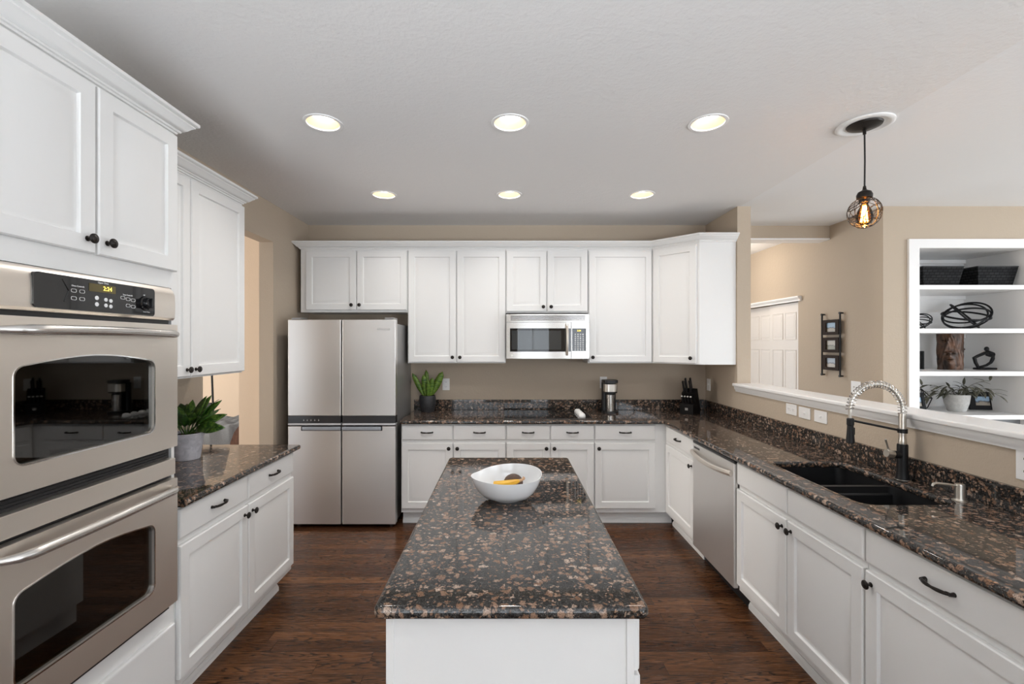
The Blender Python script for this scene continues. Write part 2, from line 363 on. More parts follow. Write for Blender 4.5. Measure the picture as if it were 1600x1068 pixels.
# ledge cap with stacked moulding
b = MB(); b.box(XR-0.035, XR+0.185, -0.62, 3.945, 1.205, 1.232, 0.008, 3)
b.prism([(XR-0.001, 1.16), (XR-0.010, 1.16), (XR-0.012, 1.172), (XR-0.022, 1.185), (XR-0.024, 1.205), (XR-0.001, 1.205)], 'y', -0.6, 3.932)
b.prism([(XR+0.116, 1.16), (XR+0.125, 1.16), (XR+0.127, 1.172), (XR+0.15, 1.19), (XR+0.15, 1.205), (XR+0.116, 1.205)], 'y', -0.6, 3.932)
struct('trim_1', b, M_TRIM)
# family room beyond: niche wall, hall side wall, header, hall end
NX0, NX1, NY, ND = 3.534, 4.50, 3.919, 0.55
b = MB(); b.box(HX, NX0-0.002, NY, NY+0.8, 0, ZC); b.box(NX1+0.002, FARX, NY, NY+0.8, 0, ZC); b.box(NX0-0.002, NX1+0.002, NY, NY+0.8, 2.40, ZC); b.box(NX0-0.002, NX1+0.002, NY+ND+0.03, NY+0.8, 0, 2.40)
struct('wall_family', b, M_WALL)
CY0, CY1, CZ = 5.06, 6.26, 2.05             # closet opening in the hall wall
b = MB(); b.box(HX, HX+0.12, NY+0.8, CY0, 0, ZC); b.box(HX, HX+0.12, CY1, 7.0, 0, ZC); b.box(HX, HX+0.12, CY0, CY1, CZ, ZC); b.box(HX+0.1, HX+0.12, CY0, CY1, 0, CZ)
struct('wall_hall', b, M_WALL)
struct('wall_hall_end', MB().box(XR+0.115, HX, 6.9, 7.0, 0, ZC), M_WALL)
struct('wall_header', MB().box(XR+0.116, HX-0.001, 4.567, 4.72, 2.63, ZC), M_WALL)
struct('trim_2', MB().box(XR+0.116, HX-0.001, 4.562, 4.725, 2.615, 2.63), M_TRIM)
# closet bypass doors and head casing
def six_panel(name, y0, y1, xf):
    b = MB(); b.box(xf, xf+0.03, y0, y1, 0.01, 2.04)
    w = (y1-y0)
    for a in (0.12, 0.54):
        for z0, z1 in ((0.14, 0.80), (0.93, 1.50), (1.62, 1.93)):
            ya, yb = y0+w*a, y0+w*(a+0.34)
            pr = [(0.0, -0.001), (0.0, -0.006), (0.012, 0.004), (0.018, 0.004), (0.034, -0.004)]
            b.rings([[(xf+d, ya+i, z0+i), (xf+d, yb-i, z0+i), (xf+d, yb-i, z1-i), (xf+d, ya+i, z1-i)] for i, d in pr])
    o = struct(name, b, M_DOORW, 20); return o
six_panel('door_1', 5.07, 5.66, HX+0.03); six_panel('door_2', 5.62, 6.25, HX+0.066)
b = MB(); b.prism([(HX-0.001, 2.045), (HX-0.02, 2.045), (HX-0.022, 2.06), (HX-0.045, 2.085), (HX-0.045, 2.10), (HX-0.001, 2.10)], 'y', CY0-0.06, CY1+0.05)
struct('trim_3', b, M_TRIM)
# dining room beyond the doorway
struct('wall_dining_stub', MB().box(-2.72, XL-0.12, 4.62, 4.74, 0, ZC), M_WALL_WARM)
struct('wall_dining_back', MB().box(-6, -2.1, 6.4, 6.5, 0, ZC), M_WALL_WARM)
struct('wall_dining_left', MB().box(-6.1, -6.0, REAR, 7, 0, ZC), M_WALL_WARM)
# rear of the room: patio door with vertical blinds, window in the family room
b = MB(); b.plate([(-2.1, 0), (FARX, 0), (FARX, ZC), (-2.1, ZC)], [[(-1.5, 0.02), (1.1, 0.02), (1.1, 2.4), (-1.5, 2.4)], [(2.7, 0.5), (6.1, 0.5), (6.1, 2.45), (2.7, 2.45)]], 'y', REAR-0.08, REAR)
struct('wall_rear', b, M_WALL)
b = MB(); b.plate([(REAR, 0), (7, 0), (7, ZC), (REAR, ZC)], [[(-1.2, 0.5), (2.4, 0.5), (2.4, 2.45), (-1.2, 2.45)]], 'x', FARX, FARX+0.1)
struct('wall_family_side', b, M_WALL)
w = struct('window_1', MB().box(-1.5, 1.1, REAR-0.06, REAR-0.02, 2.30, 2.40).box(-1.5, 1.1, REAR-0.06, REAR-0.02, 0.02, 0.10).box(-0.24, -0.16, REAR-0.06, REAR-0.02, 0.1, 2.3), M_TRIM)
b = MB()
for i in range(19):
    x = -1.45+i*0.135
    b.box(-0.036, 0.036, -0.001, 0.001, 0.08, 2.36, M=Matrix.Translation((x, REAR+0.05, 0)) @ Matrix.Rotation(math.radians(38), 4, 'Z'))
b.build('vertical_blind', M_TRIM, w)
struct('window_2', MB().box(2.7, 6.1, REAR-0.06, REAR-0.02, 0.5, 0.56).box(2.7, 6.1, REAR-0.06, REAR-0.02, 2.39, 2.45).box(4.36, 4.44, REAR-0.06, REAR-0.02, 0.5, 2.4), M_TRIM)
struct('window_3', MB().box(FARX+0.03, FARX+0.07, -1.2, 2.4, 0.5, 0.56).box(FARX+0.03, FARX+0.07, -1.2, 2.4, 2.39, 2.45).box(FARX+0.03, FARX+0.07, 0.56, 0.64, 0.5, 2.4), M_TRIM)

# ------------------------------------------------------------------ cabinets (local frame: x across the front, y into the wall, front face at y=0)
def raised_door(x0, x1, z0, z1, y=0.0):
    pr = [(0, -0.001), (0, -0.015), (0.004, -0.020), (0.056, -0.020), (0.060, -0.009), (0.071, -0.009), (0.098, -0.0195)]
    w = min(x1-x0, z1-z0)
    k = min(1.0, w/0.30)
    pr = [(i*k if i > 0.01 else i, d) for i, d in pr]
    return MB().rings([[(x0+i, y+d, z0+i), (x1-i, y+d, z0+i), (x1-i, y+d, z1-i), (x0+i, y+d, z1-i)] for i, d in pr])
def slab_front(x0, x1, z0, z1, y=0.0):
    pr = [(0, -0.001), (0, -0.012), (0.003, -0.017), (0.010, -0.020)]
    return MB().rings([[(x0+i, y+d, z0+i), (x1-i, y+d, z0+i), (x1-i, y+d, z1-i), (x0+i, y+d, z1-i)] for i, d in pr])
ROTY = Matrix.Rotation(PI/2, 4, 'X')        # lathe axis z -> -y
def knob_mb():
    return MB().lathe([(0.0, 0.0), (0.009, 0.0), (0.009, 0.002), (0.005, 0.004), (0.0045, 0.014), (0.012, 0.018), (0.0165, 0.021), (0.0165, 0.024), (0.013, 0.027), (0.011, 0.0265), (0.006, 0.029), (0.0, 0.0295)], seg=16, M=ROTY)
KNOB = None; PULL = None
def add_knob(parent, x, z, y=-0.020):
    global KNOB
    if KNOB is None:
        KNOB = knob_mb().build('knob', M_BRONZE, parent, loc=(x, y, z)); return
    o = KNOB.copy(); C.objects.link(o); o.parent = parent; o.location = (x, y, z)
def pull_mb():
    b = MB(); pts = []; r = []
    for i in range(13):
        u = i/12; x = -0.048+0.096*u
        pts.append((x, -0.012-0.016*math.sin(PI*u)**0.6, 0)); r.append(0.0045+0.0018*abs(math.sin(2*PI*u)))
    b.tube(pts, r, 8)
    for s in (-1, 1):
        b.tube([(s*0.048, 0, 0), (s*0.048, -0.012, 0), (s*0.046, -0.016, 0.0)], [0.0075, 0.0055, 0.006], 10)
        b.tube([(s*0.046, -0.014, 0), (s*0.040, -0.010, 0.0), (s*0.033, -0.012, 0.0), (s*0.032, -0.017, 0)], [0.005, 0.0045, 0.004, 0.003], 8)
    return b
def add_pull(parent, x, z, y=-0.020):
    global PULL
    if PULL is None:
        PULL = pull_mb().build('handle', M_BRONZE, parent, loc=(x, y, z)); return
    o = PULL.copy(); C.objects.link(o); o.parent = parent; o.location = (x, y, z)
def cabinet(name, label, loc, rz, w, depth, z0, z1, doors, drawers=(), toe=False, hollow=False, group=None, body=None, toe_span=None):
    t = thing(name, label, 'cabinet', loc, rz, group)
    if body is None:
        body = MB()
        if hollow:
            body.box(0.001, 0.02, 0, depth, z0, z1).box(w-0.02, w-0.001, 0, depth, z0, z1).box(0.02, w-0.02, depth-0.01, depth, z0, z1).box(0.02, w-0.02, 0, depth-0.01, z0, z0+0.02).box(0.02, w-0.02, 0, 0.02, z0+0.02, z1)
        else: body.box(0.001, w-0.001, 0, depth, z0, z1)
    body.build('body', M_CAB, t)
    if toe:
        a, c = toe_span or (0.001, w-0.001)
        q = MB(); q.box(a, c, 0.068, depth-0.02, 0.0, z0-0.0005)
        q.prism([(0.068, 0.0), (0.054, 0.0), (0.054, 0.022), (0.060, 0.032), (0.064, 0.040), (0.068, 0.040)], 'x', a, c)
        q.build('toe_kick', M_CAB, t)
    for x0, x1, a, c, kn in doors:
        d = raised_door(x0, x1, a, c).build('door', M_CAB, t, 25)
        if kn: add_knob(d, *kn)
    for x0, x1, a, c, h in drawers:
        d = slab_front(x0, x1, a, c).build('drawer', M_CAB, t, 25)
        if h: add_pull(d, (x0+x1)/2 if h is True else h, (a+c)/2+0.002)
    return t
Z0B, ZTOP = 0.112, 0.881                     # base cabinet carcass
DA, DB, EA, EB = 0.150, 0.714, 0.742, 0.869  # door and drawer heights
GB = 'white base cabinets under the granite worktops'; GU = 'white wall cabinets'
YF = 3.945; YU = 4.25; ZU0, ZU1 = 1.391, 2.452
DU0, DU1 = 1.400, 2.435
BD = YB-YF-0.002; UD = YB-YU-0.002
# back wall, base
def at(X): return (X, YF, 0)
cabinet('base_cabinet', 'white two-drawer two-door base cabinet between fridge and cooktop', at(-0.915), 0, 0.909, BD, Z0B, ZTOP,
        [(0.006, 0.446, DA, DB, (0.415, DB-0.043)), (0.456, 0.902, DA, DB, (0.489, DB-0.043))], [(0.006, 0.446, EA, EB, True), (0.456, 0.902, EA, EB, True)], True, group=GB)
cabinet('base_cabinet', 'white base cabinet directly under the black glass cooktop', at(-0.006), 0, 0.763, BD, Z0B, ZTOP,
        [(0.004, 0.376, DA, DB, (0.346, DB-0.043)), (0.386, 0.758, DA, DB, (0.414, DB-0.043))], [(0.004, 0.376, EA, EB, True), (0.386, 0.758, EA, EB, True)], True, group=GB)
cabinet('base_cabinet', 'white single-door base cabinet below the coffee maker', at(0.757), 0, 1.225, BD, Z0B, ZTOP,
        [(0.005, 0.525, DA, DB, (0.035, DB-0.043))], [(0.005, 0.525, EA, EB, True)], True, group=GB, toe_span=(0.001, 0.69))
# right run (local x runs from far to near)
XF = 1.38; RD = XR-XF-0.002; RZ = -PI/2
def rt(y): return (XF, y, 0)
cabinet('base_cabinet', 'narrow white corner base cabinet beyond the dishwasher', rt(3.944), RZ, 0.632, RD, Z0B, ZTOP,
        [(0.046, 0.624, DA, DB, (0.592, DB-0.043))], [(0.046, 0.624, EA, EB, True)], True, group=GB)
cabinet('sink_base_cabinet', 'white two-door base cabinet under the black sink', rt(2.702), RZ, 0.965, RD, Z0B, ZTOP,
        [(0.005, 0.483, DA, DB, (0.452, DB-0.043)), (0.491, 0.960, DA, DB, (0.522, DB-0.043))], [(0.005, 0.483, EA, EB, False), (0.491, 0.960, EA, EB, False)], True, True, group=GB)
cabinet('base_cabinet', 'white base cabinet with a drawer pull, between the sink and the photo edge', rt(1.736), RZ, 0.61, RD, Z0B, ZTOP,
        [(0.006, 0.604, DA, DB, (0.036, DB-0.043))], [(0.006, 0.604, EA, EB, True)], True, group=GB)
cabinet('base_cabinet', 'white base cabinet at the near end of the sink worktop', rt(1.125), RZ, 0.61, RD, Z0B, ZTOP,
        [(0.006, 0.604, DA, DB, (0.036, DB-0.043))], [(0.006, 0.604, EA, EB, True)], True, group=GB)
# left run (local x runs from near to far)
XFL = -1.40; LD = XFL-XL-0.002; LZ = PI/2
def lf(y): return (XFL, y, 0)
cabinet('base_cabinet', 'white two-drawer base cabinet between the wall oven and the doorway', lf(1.917), LZ, 1.036, LD, Z0B, ZTOP,
        [(0.006, 0.511, DA, DB, (0.478, DB-0.045)), (0.519, 1.030, DA, DB, (0.552, DB-0.045))], [(0.006, 0.511, EA, EB, True), (0.519, 1.030, EA, EB, True)], True, group=GB, toe_span=(0.001, 0.985))
XUL = -1.675
cabinet('wall_cabinet', 'white double-door wall cabinet above the grey potted plant', (XUL, 1.917, 0), LZ, 0.962, XUL-XL-0.002, ZU0, ZU1,
        [(0.006, 0.466, DU0, DU1, (0.438, DU0+0.036)), (0.474, 0.958, DU0, DU1, (0.504, DU0+0.036))], group=GU)
# tall oven cabinet
TW = 0.76
b = MB(); b.box(0.001, 0.018, 0, LD, Z0B, ZU1).box(TW-0.018, TW-0.001, 0, LD, Z0B, ZU1).box(0.018, TW-0.018, 0, LD, 1.802, ZU1).box(0.018, TW-0.018, 0, LD, Z0B, 0.482).box(0.018, TW-0.018, LD-0.01, LD, 0.482, 1.802)
tower = cabinet('oven_cabinet', 'tall white cabinet that houses the steel double oven', lf(1.156), LZ, TW, LD, Z0B, ZU1,
        [(0.006, 0.374, 1.872, 2.44, (0.342, 1.872+0.045)), (0.384, 0.754, 1.872, 2.44, (0.416, 1.872+0.045))], [(0.012, 0.742, 0.15, 0.41, False)], True, body=b)
# back wall, uppers
def up(X): return (X, YU, 0)
cabinet('wall_cabinet', 'short white double-door wall cabinet above the fridge', up(-1.925), 0, 0.999, UD, 1.865, ZU1,
        [(0.055, 0.520, 1.885, DU1, (0.484, 1.931)), (0.530, 0.993, 1.885, DU1, (0.558, 1.931))], group=GU)
cabinet('wall_cabinet', 'tall white double-door wall cabinet between the fridge and the microwave', up(-0.925), 0, 0.914, UD, ZU0, ZU1,
        [(0.008, 0.451, DU0, DU1, (0.421, DU0+0.046)), (0.460, 0.908, DU0, DU1, (0.490, DU0+0.046))], group=GU)
cabinet('wall_cabinet', 'short white double-door wall cabinet above the microwave', up(-0.010), 0, 0.765, UD, 1.860, ZU1,
        [(0.008, 0.377, 1.872, DU1, (0.348, 1.914)), (0.387, 0.757, 1.872, DU1, (0.420, 1.914))], group=GU)
cabinet('wall_cabinet', 'white single-door wall cabinet above the coffee maker', up(0.756), 0, 0.599, UD, ZU0, ZU1,
        [(0.008, 0.592, DU0, DU1, (0.040, DU0+0.046))], group=GU)
DG = 0.44
b = MB(); s2 = math.sqrt(.5)
def loc2(X, Y): dx, dy = X-1.357, Y-4.25; return (dx*s2-dy*s2, dx*s2+dy*s2)   # world -> local of the -45 degree frame
b.prism([loc2(1.357, 4.25), loc2(1.667, 3.94), loc2(1.983, 3.94), loc2(1.983, 4.548), loc2(1.357, 4.548)], 'z', ZU0, ZU1)
cabinet('corner_wall_cabinet', 'white diagonal corner wall cabinet over the knife block', (1.357, 4.25, 0), -PI/4, DG, 0.3, ZU0, ZU1,
        [(0.018, 0.418, DU0, DU1, (0.375, DU0+0.046))], group=GU, body=b)
# crown mouldings
def sweep(path, prof):
    """profile (out, z) swept along a plan path with mitred corners; 'out' is to the right of the path"""
    P = [Vector(p) for p in path]; n = len(P); rs = []
    for i in range(n):
        d0 = (P[i]-P[i-1]).normalized() if i > 0 else (P[1]-P[0]).normalized()
        d1 = (P[i+1]-P[i]).normalized() if i < n-1 else d0
        n0 = Vector((d0.y, -d0.x)); n1 = Vector((d1.y, -d1.x)); m = (n0+n1).normalized(); k = 1/max(0.3, m.dot(n0))
        rs.append([(P[i].x+m.x*o*k, P[i].y+m.y*o*k, z) for o, z in prof])
    return MB().rings(rs)
CP = [(0.0, 2.4525), (0.008, 2.4525), (0.009, 2.460), (0.016, 2.461), (0.019, 2.466), (0.017, 2.469), (0.026, 2.471), (0.034, 2.478), (0.044, 2.490), (0.054, 2.497), (0.054, 2.502), (0.060, 2.503), (0.066, 2.508), (0.066, 2.519), (0.0, 2.519)]
tag(sweep([(XL+0.002, 1.158), (XFL, 1.158), (XFL, 1.914), (XL+0.002, 1.914)][::-1], [(-o, z) for o, z in CP]).build('crown_molding', M_CAB), 'white crown molding topping the tall oven cabinet', 'molding', 'white crown moldings')
tag(sweep([(XUL, 1.99), (XUL, 2.877), (XL+0.002, 2.877)], CP).build('crown_molding', M_CAB), 'white crown molding on the wall cabinet above the potted plant by the oven', 'molding', 'white crown moldings')
tag(sweep([(1.983, 3.94), (1.667, 3.94), (1.357, 4.25), (-1.923, 4.25), (-1.923, 4.548)][::-1], CP).build('crown_molding', M_CAB), 'long white crown molding running over fridge, microwave and corner cabinets', 'molding', 'white crown moldings')

# ------------------------------------------------------------------ worktops
def slab(xs, ys, on, z0, z1, edge, r=0.013, seg=4, corner=None):
    t = bmesh.new(); V = {}
    def v(i, j):
        if (i, j) not in V: V[(i, j)] = t.verts.new((xs[i], ys[j], z1))
        return V[(i, j)]
    for i in range(len(xs)-1):
        for j in range(len(ys)-1):
            if on((xs[i]+xs[i+1])/2, (ys[j]+ys[j+1])/2): t.faces.new((v(i, j), v(i+1, j), v(i+1, j+1), v(i, j+1)))
    g = bmesh.ops.extrude_face_region(t, geom=t.faces[:])
    bmesh.ops.translate(t, vec=(0, 0, z0-z1), verts=[q for q in g['geom'] if isinstance(q, bmesh.types.BMVert)])
    bmesh.ops.recalc_face_normals(t, faces=t.faces)
    if corner:
        es = [e for e in t.edges if abs(e.verts[0].co.z-e.verts[1].co.z) > 0.01 and corner(e.verts[0].co) and len(e.link_faces) == 2]
        bmesh.ops.bevel(t, geom=es, offset=corner(es[0].verts[0].co), segments=6, profile=0.5, affect='EDGES', clamp_overlap=False)
    es = [e for e in t.edges if abs(e.verts[0].co.z-e.verts[1].co.z) < 1e-5 and len(e.link_faces) == 2 and abs(e.calc_face_angle(0)) > 1.2
          and edge((e.verts[0].co+e.verts[1].co)/2)]
    bmesh.ops.bevel(t, geom=es, offset=r, segments=seg, profile=0.5, affect='EDGES')
    return MB().add(t)
ZS0, ZS1 = 0.8815, 0.914
# island top
b = slab([-0.335, 0.357], [1.13, 2.64], lambda x, y: True, ZS0, ZS1, lambda c: True, corner=lambda c: 0.022)
tag(b.build('granite_worktop', M_GRAN), 'brown speckled granite top on the white island', 'worktop', 'granite worktops')
# left top
b = slab([XL+0.002, -1.35], [1.918, 2.978], lambda x, y: True, ZS0, ZS1, lambda c: c.x > -1.40 or c.y > 2.95)
tag(b.build('granite_worktop', M_GRAN), 'brown speckled granite worktop between oven tower and doorway', 'worktop', 'granite worktops')
# L-shaped top with the sink cut-out and its upstand
SX0, SX1, SY0, SY1 = 1.465, 1.855, 1.866, 2.53
w = thing('granite_worktop', 'L-shaped brown speckled granite worktop with sink and cooktop', 'worktop', (0, 0, 0), 0, 'granite worktops')
def on(x, y):
    if SX0 < x < SX1 and SY0 < y < SY1: return False
    return y > 3.895 or x > 1.335
b = slab([-0.925, 1.335, SX0, SX1, XR-0.002], [0.50, SY0, SY1, 3.895, YB-0.002], on, ZS0, ZS1, lambda c: c.x < XR-0.06 and c.y < YB-0.06,
         corner=lambda c: 0.05 if (SX0-.01 < c.x < SX1+.01 and SY0-.01 < c.y < SY1+.01) else 0)
b.build('slab', M_GRAN, w)
b = MB(); b.box(-0.925, XR-0.024, YB-0.022, YB-0.002, 0.9142, 1.016, 0.003); b.box(XR-0.022, XR-0.002, 0.50, YB-0.023, 0.9142, 1.016, 0.003)
b.build('backsplash', M_GRAN, w)

# ------------------------------------------------------------------ island cabinet (front of the panel faces the camera)
isl = thing('island_cabinet', 'freestanding white island cabinet under its granite top', 'cabinet', (0, 0, 0))
IX0, IX1, IY0, IY1 = -0.308, 0.324, 1.166, 2.60
MB().box(IX0, IX1, IY0, IY1, 0.105, ZTOP, 0.001, 1).build('body', M_CAB, isl)
MB().box(IX0+0.02, IX1-0.07, IY0+0.02, IY1-0.02, 0, 0.1045).build('toe_kick', M_CAB, isl)
for x in (IX0-0.001, IX1-0.018): MB().box(x, x+0.020, IY0-0.004, IY0-0.0003, 0.105, ZTOP-0.002, 0.001, 1).build('corner_trim', M_CAB, isl)
MI = Matrix.Translation((IX1, IY0, 0)) @ Matrix.Rotation(PI/2, 4, 'Z')
for i in range(3):
    x0 = 0.006+i*0.477; x1 = x0+0.468
    q = slab_front(x0, x1, EA-0.012, EB); q.bm.transform(MI); d = q.build('drawer', M_CAB, isl, 25)
    q = raised_door(x0, x1, 0.13, EA-0.024); q.bm.transform(MI); q.build('door', M_CAB, isl, 25)

# ------------------------------------------------------------------ double wall oven
OX = 0.695
ov = thing('double_wall_oven', 'stainless steel double wall oven with black control panel', 'oven', (XFL, 1.176, 0), LZ)
b = MB()
for z0, z1 in ((1.150, 1.64), (0.52, 1.02)):
    b.box(0.03, 0.05, 0.001, 0.50, z0, z1).box(OX-0.05, OX-0.03, 0.001, 0.50, z0, z1).box(0.05, OX-0.05, 0.48, 0.50, z0, z1).box(0.05, OX-0.05, 0.001, 0.48, z0, z0+0.02).box(0.05, OX-0.05, 0.001, 0.48, z1-0.02, z1)
b.box(0.03, OX-0.03, 0.001, 0.5, 1.645, 1.80).box(0.004, OX-0.004, -0.012, 0.03, 1.105, 1.150).box(0.004, OX-0.004, -0.012, 0.001, 1.644, 1.668).box(0.004, OX-0.004, -0.012, 0.001, 1.022, 1.038)
b.box(0.004, OX-0.004, -0.014, 0.03, 0.486, 0.515)
for z in (1.112, 1.122, 1.134): b.box(0.01, OX-0.01, -0.016, -0.012, z, z+0.004)
b.build('body', M_CAVITY, ov)
# control panel
prof = [(-0.001, 1.666), (-0.030, 1.666), (-0.038, 1.675), (-0.040, 1.72), (-0.038, 1.765), (-0.030, 1.785), (-0.018, 1.797), (-0.001, 1.799)]
cp = MB().prism(prof, 'x', 0.004, OX-0.004).build('control_panel', M_STEEL, ov)
g = MB().plate(rrect(0.128, 0.576, 1.676, 1.780, 0.012), [], 'y', -0.0445, -0.030).build('control_glass', M_GLOSSB, cp)
yg = -0.0447
MB().box(0.300, 0.400, yg-0.001, yg, 1.742, 1.768).build('display', M_AMBERBG, cp)
text('clock_digits', '2:24', 0.020, M_AMBER, cp, (0.368, yg-0.0012, 1.755))
for nm, s_, x, z, sz in (('lettering', 'Upper Oven', 0.352, 1.7735, 0.008), ('lettering', 'Oven Controls', 0.262, 1.752, 0.007), ('lettering', 'Time Controls', 0.450, 1.744, 0.007),
                         ('lettering', 'Off', 0.524, 1.752, 0.006), ('lettering', 'Lower Oven', 0.535, 1.690, 0.006)):
    text(nm, s_, sz, M_LETTER, cp, (x, yg-0.0006, z))
for x, z in ((0.248, 1.737), (0.276, 1.737), (0.248, 1.713), (0.276, 1.713), (0.430, 1.733), (0.452, 1.730), (0.474, 1.728), (0.452, 1.707), (0.474, 1.705)):
    MB().plate(rrect(x-0.009, x+0.009, z-0.0055, z+0.0055, 0.004), [rrect(x-0.008, x+0.008, z-0.0045, z+0.0045, 0.0035)], 'y', yg-0.0008, yg).build('button', M_LETTER, cp)
for x, z, r in ((0.328, 1.722, 0.007), (0.328, 1.701, 0.007), (0.362, 1.719, 0.0065), (0.381, 1.717, 0.0065), (0.362, 1.700, 0.0065), (0.381, 1.698, 0.0065)):
    MB().lathe([(0, 0), (r, 0), (r, 0.001), (r*0.8, 0.0015), (0, 0.0015)], seg=16, M=Matrix.Translation((x, yg, z)) @ ROTY).build('button', M_LETTER, cp)
MB().lathe([(0.0, 0), (0.026, 0), (0.026, 0.004), (0.021, 0.006), (0.019, 0.020), (0.016, 0.022), (0, 0.022)], seg=28, M=Matrix.Translation((0.529, yg, 1.722)) @ ROTY).box(0.525, 0.533, yg-0.032, yg-0.02, 1.704, 1.740, 0.003).build('dial', M_GLOSSB, cp)
b = MB(); b.tube([(0.212, yg, 1.768), (0.232, yg, 1.735), (0.218, yg, 1.700)], 0.002, 6); b.build('control_trim', M_GLOSSB, cp)
def oven_door(z0, z1, wz0, wz1, hz):
    win = rrect(0.075, 0.572, wz0, wz1, 0.03, 6, 0.024)
    d = MB().plate(rrect(0.0, OX, z0, z1, 0.004, 2), [win], 'y', -0.046, -0.016).build('oven_door', M_STEEL, ov, 30)
    rim = rrect(0.071, 0.576, wz0-0.004, wz1+0.004, 0.034, 6, 0.024)
    MB().plate(rim, [win], 'y', -0.0475, -0.046).build('window_rim', M_CHROME, d)
    MB().plate(rrect(0.060, 0.587, wz0-0.015, wz1+0.04, 0.03, 6), [], 'y', -0.036, -0.030).build('oven_window', M_OVENGLASS, d)
    pts = []; rr = []
    for i in range(25):
        u = i/24; e = min(1, min(u, 1-u)/0.08); e = math.sin(e*PI/2)
        pts.append((0.030+(OX-0.06)*u, -0.050-0.036*e-0.018*math.sin(PI*u), hz+0.004*math.sin(PI*u))); rr.append(0.010+0.005*e)
    MB().tube(pts, rr, 14).build('handle', M_STEELB, d)
    r = MB()
    for zz in (wz0+0.10, wz0+0.2):
        for yy in (0.06, 0.2, 0.34): r.cyl((0.05, yy, zz), (OX-0.05, yy, zz), 0.003, seg=6)
        r.cyl((0.05, 0.04, zz), (OX-0.05, 0.04, zz), 0.004, seg=6)
    r.build('oven_rack', M_NICKEL, ov)
oven_door(1.152, 1.648, 1.232, 1.508, 1.608)
oven_door(0.517, 1.022, 0.618, 0.880, 0.990)
MB().box(0.002, OX-0.002, -0.040, 0.0, 1.038, 1.104, 0.003).build('trim_strip', M_STEEL, ov)

# ------------------------------------------------------------------ refrigerator
FX0, FW, FY = -1.867, 0.917, 3.88
fr = thing('refrigerator', 'stainless steel four-door refrigerator in the corner by the doorway', 'refrigerator', (FX0, FY, 0))
MB().box(0.006, FW-0.006, 0.075, 0.655, 0.035, 1.745, 0.006).build('body', M_GREYSIDE, fr)
for sx in (0, 1):
    x0, x1 = (0.0, 0.4505) if sx == 0 else (0.463, FW)
    d = MB().box(x0, x1, 0.0, 0.070, 0.957, 1.777, 0.005, 3).build('upper_door', M_STEELF, fr)
    MB().box(x0+0.001, x1-0.001, 0.001, 0.069, 0.894, 0.9565, 0.002).build('control_strip', M_DGREY, d)
    MB().box(x0+0.001, x1-0.001, -0.002, 0.069, 0.878, 0.8935, 0.002).build('lower_trim', M_LGREY, d)
    d = MB().box(x0, x1, 0.0, 0.070, 0.032, 0.868, 0.005, 3).build('lower_door', M_STEELF, fr)
    a, c = (0.125, 0.452) if sx == 0 else (0.464, 0.795)
    MB().box(a-(0.014 if sx == 0 else 0.0), c+(0.012 if sx else 0.0), -0.003, 0.02, 0.829, 0.8685, 0.006).build('handle_recess', M_DGREY, d)
    MB().box(a, c, -0.014, 0.02, 0.835, 0.864, 0.006, 3).build('handle', M_HANDLE, d)
    MB().box(x1-0.10 if sx else x0+0.02, x1-0.02 if sx else x0+0.10, 0.02, 0.16, 1.7775, 1.797, 0.006).build('hinge_cover', M_GREYSIDE, fr)
MB().box(0.4508, 0.4627, 0.035, 0.07, 0.04, 1.775).build('door_gasket', M_BLACK, fr)
for x in (0.05, FW-0.06):
    MB().lathe([(0.0, 0.0), (0.018, 0.0), (0.018, 0.012), (0.012, 0.014), (0.012, 0.036), (0, 0.036)], (x, 0.10, 0)).build('foot', M_LGREY, fr)
for x in (0.135, 0.165, 0.197, 0.229, 0.262):
    b = MB(); b.box(x-0.004, x+0.004, -0.0006, 0.001, 0.917, 0.919); b.box(x-0.001, x+0.001, -0.0006, 0.001, 0.914, 0.927); b.build('touch_icon', M_LETTER, fr)
text('badge_lettering', 'Whirlpool', 0.026, M_CHROME, fr, (0.815, -0.001, 1.695))

# ------------------------------------------------------------------ microwave
def curved(x0, x1, z0, z1, y, th, bulge, c, hw, n=16):
    t = []
    for i in range(n+1):
        x = x0+(x1-x0)*i/n; yy = y-bulge*(1-((x-c)/hw)**2)
        t.append([(x, yy, z0), (x, yy, z1), (x, yy+th, z1), (x, yy+th, z0)])
    return MB().rings(t)
MWW = 0.757
mw = thing('microwave', 'stainless over-the-range microwave hung above the cooktop', 'microwave', (-0.006, 4.17, 0))
MB().box(0.002, MWW-0.002, 0.0, 0.375, 1.44, 1.842).build('body', M_GREYSIDE, mw)
g = curved(0.0, MWW, 1.769, 1.842, -0.001, 0.001+0.0, 0, 0.3785, 0.3785) if False else curved(0, MWW, 1.769, 1.842, -0.012, 0.012, 0.030, 0.3785, 0.3785)
gr = g.build('vent_grille', M_STEELB, mw)
for z in (1.784, 1.796, 1.808, 1.820): curved(0.040, MWW-0.035, z, z+0.006, -0.0128, 0.002, 0.030, 0.3785, 0.3785).build('vent_slot', M_BLACK, gr)
d = curved(0, 0.590, 1.436, 1.766, -0.012, 0.012, 0.030, 0.3785, 0.3785).build('door', M_STEELB, mw)
curved(0.034, 0.588, 1.500, 1.712, -0.0135, 0.003, 0.030, 0.3785, 0.3785).build('door_glass', M_GLOSSB, d)
curved(0.050, 0.500, 1.520, 1.690, -0.0142, 0.002, 0.030, 0.3785, 0.3785).build('door_window', mat('mesh_window', (0.035, 0.04, 0.043), 0.04, spec=0.8), d)
pts = [(0.552, -0.040-0.030*math.sin(PI*i/14)**0.6, 1.470+0.285*i/14) for i in range(15)]
MB().tube(pts, 0.011, 10).build('handle', M_NICKEL, d)
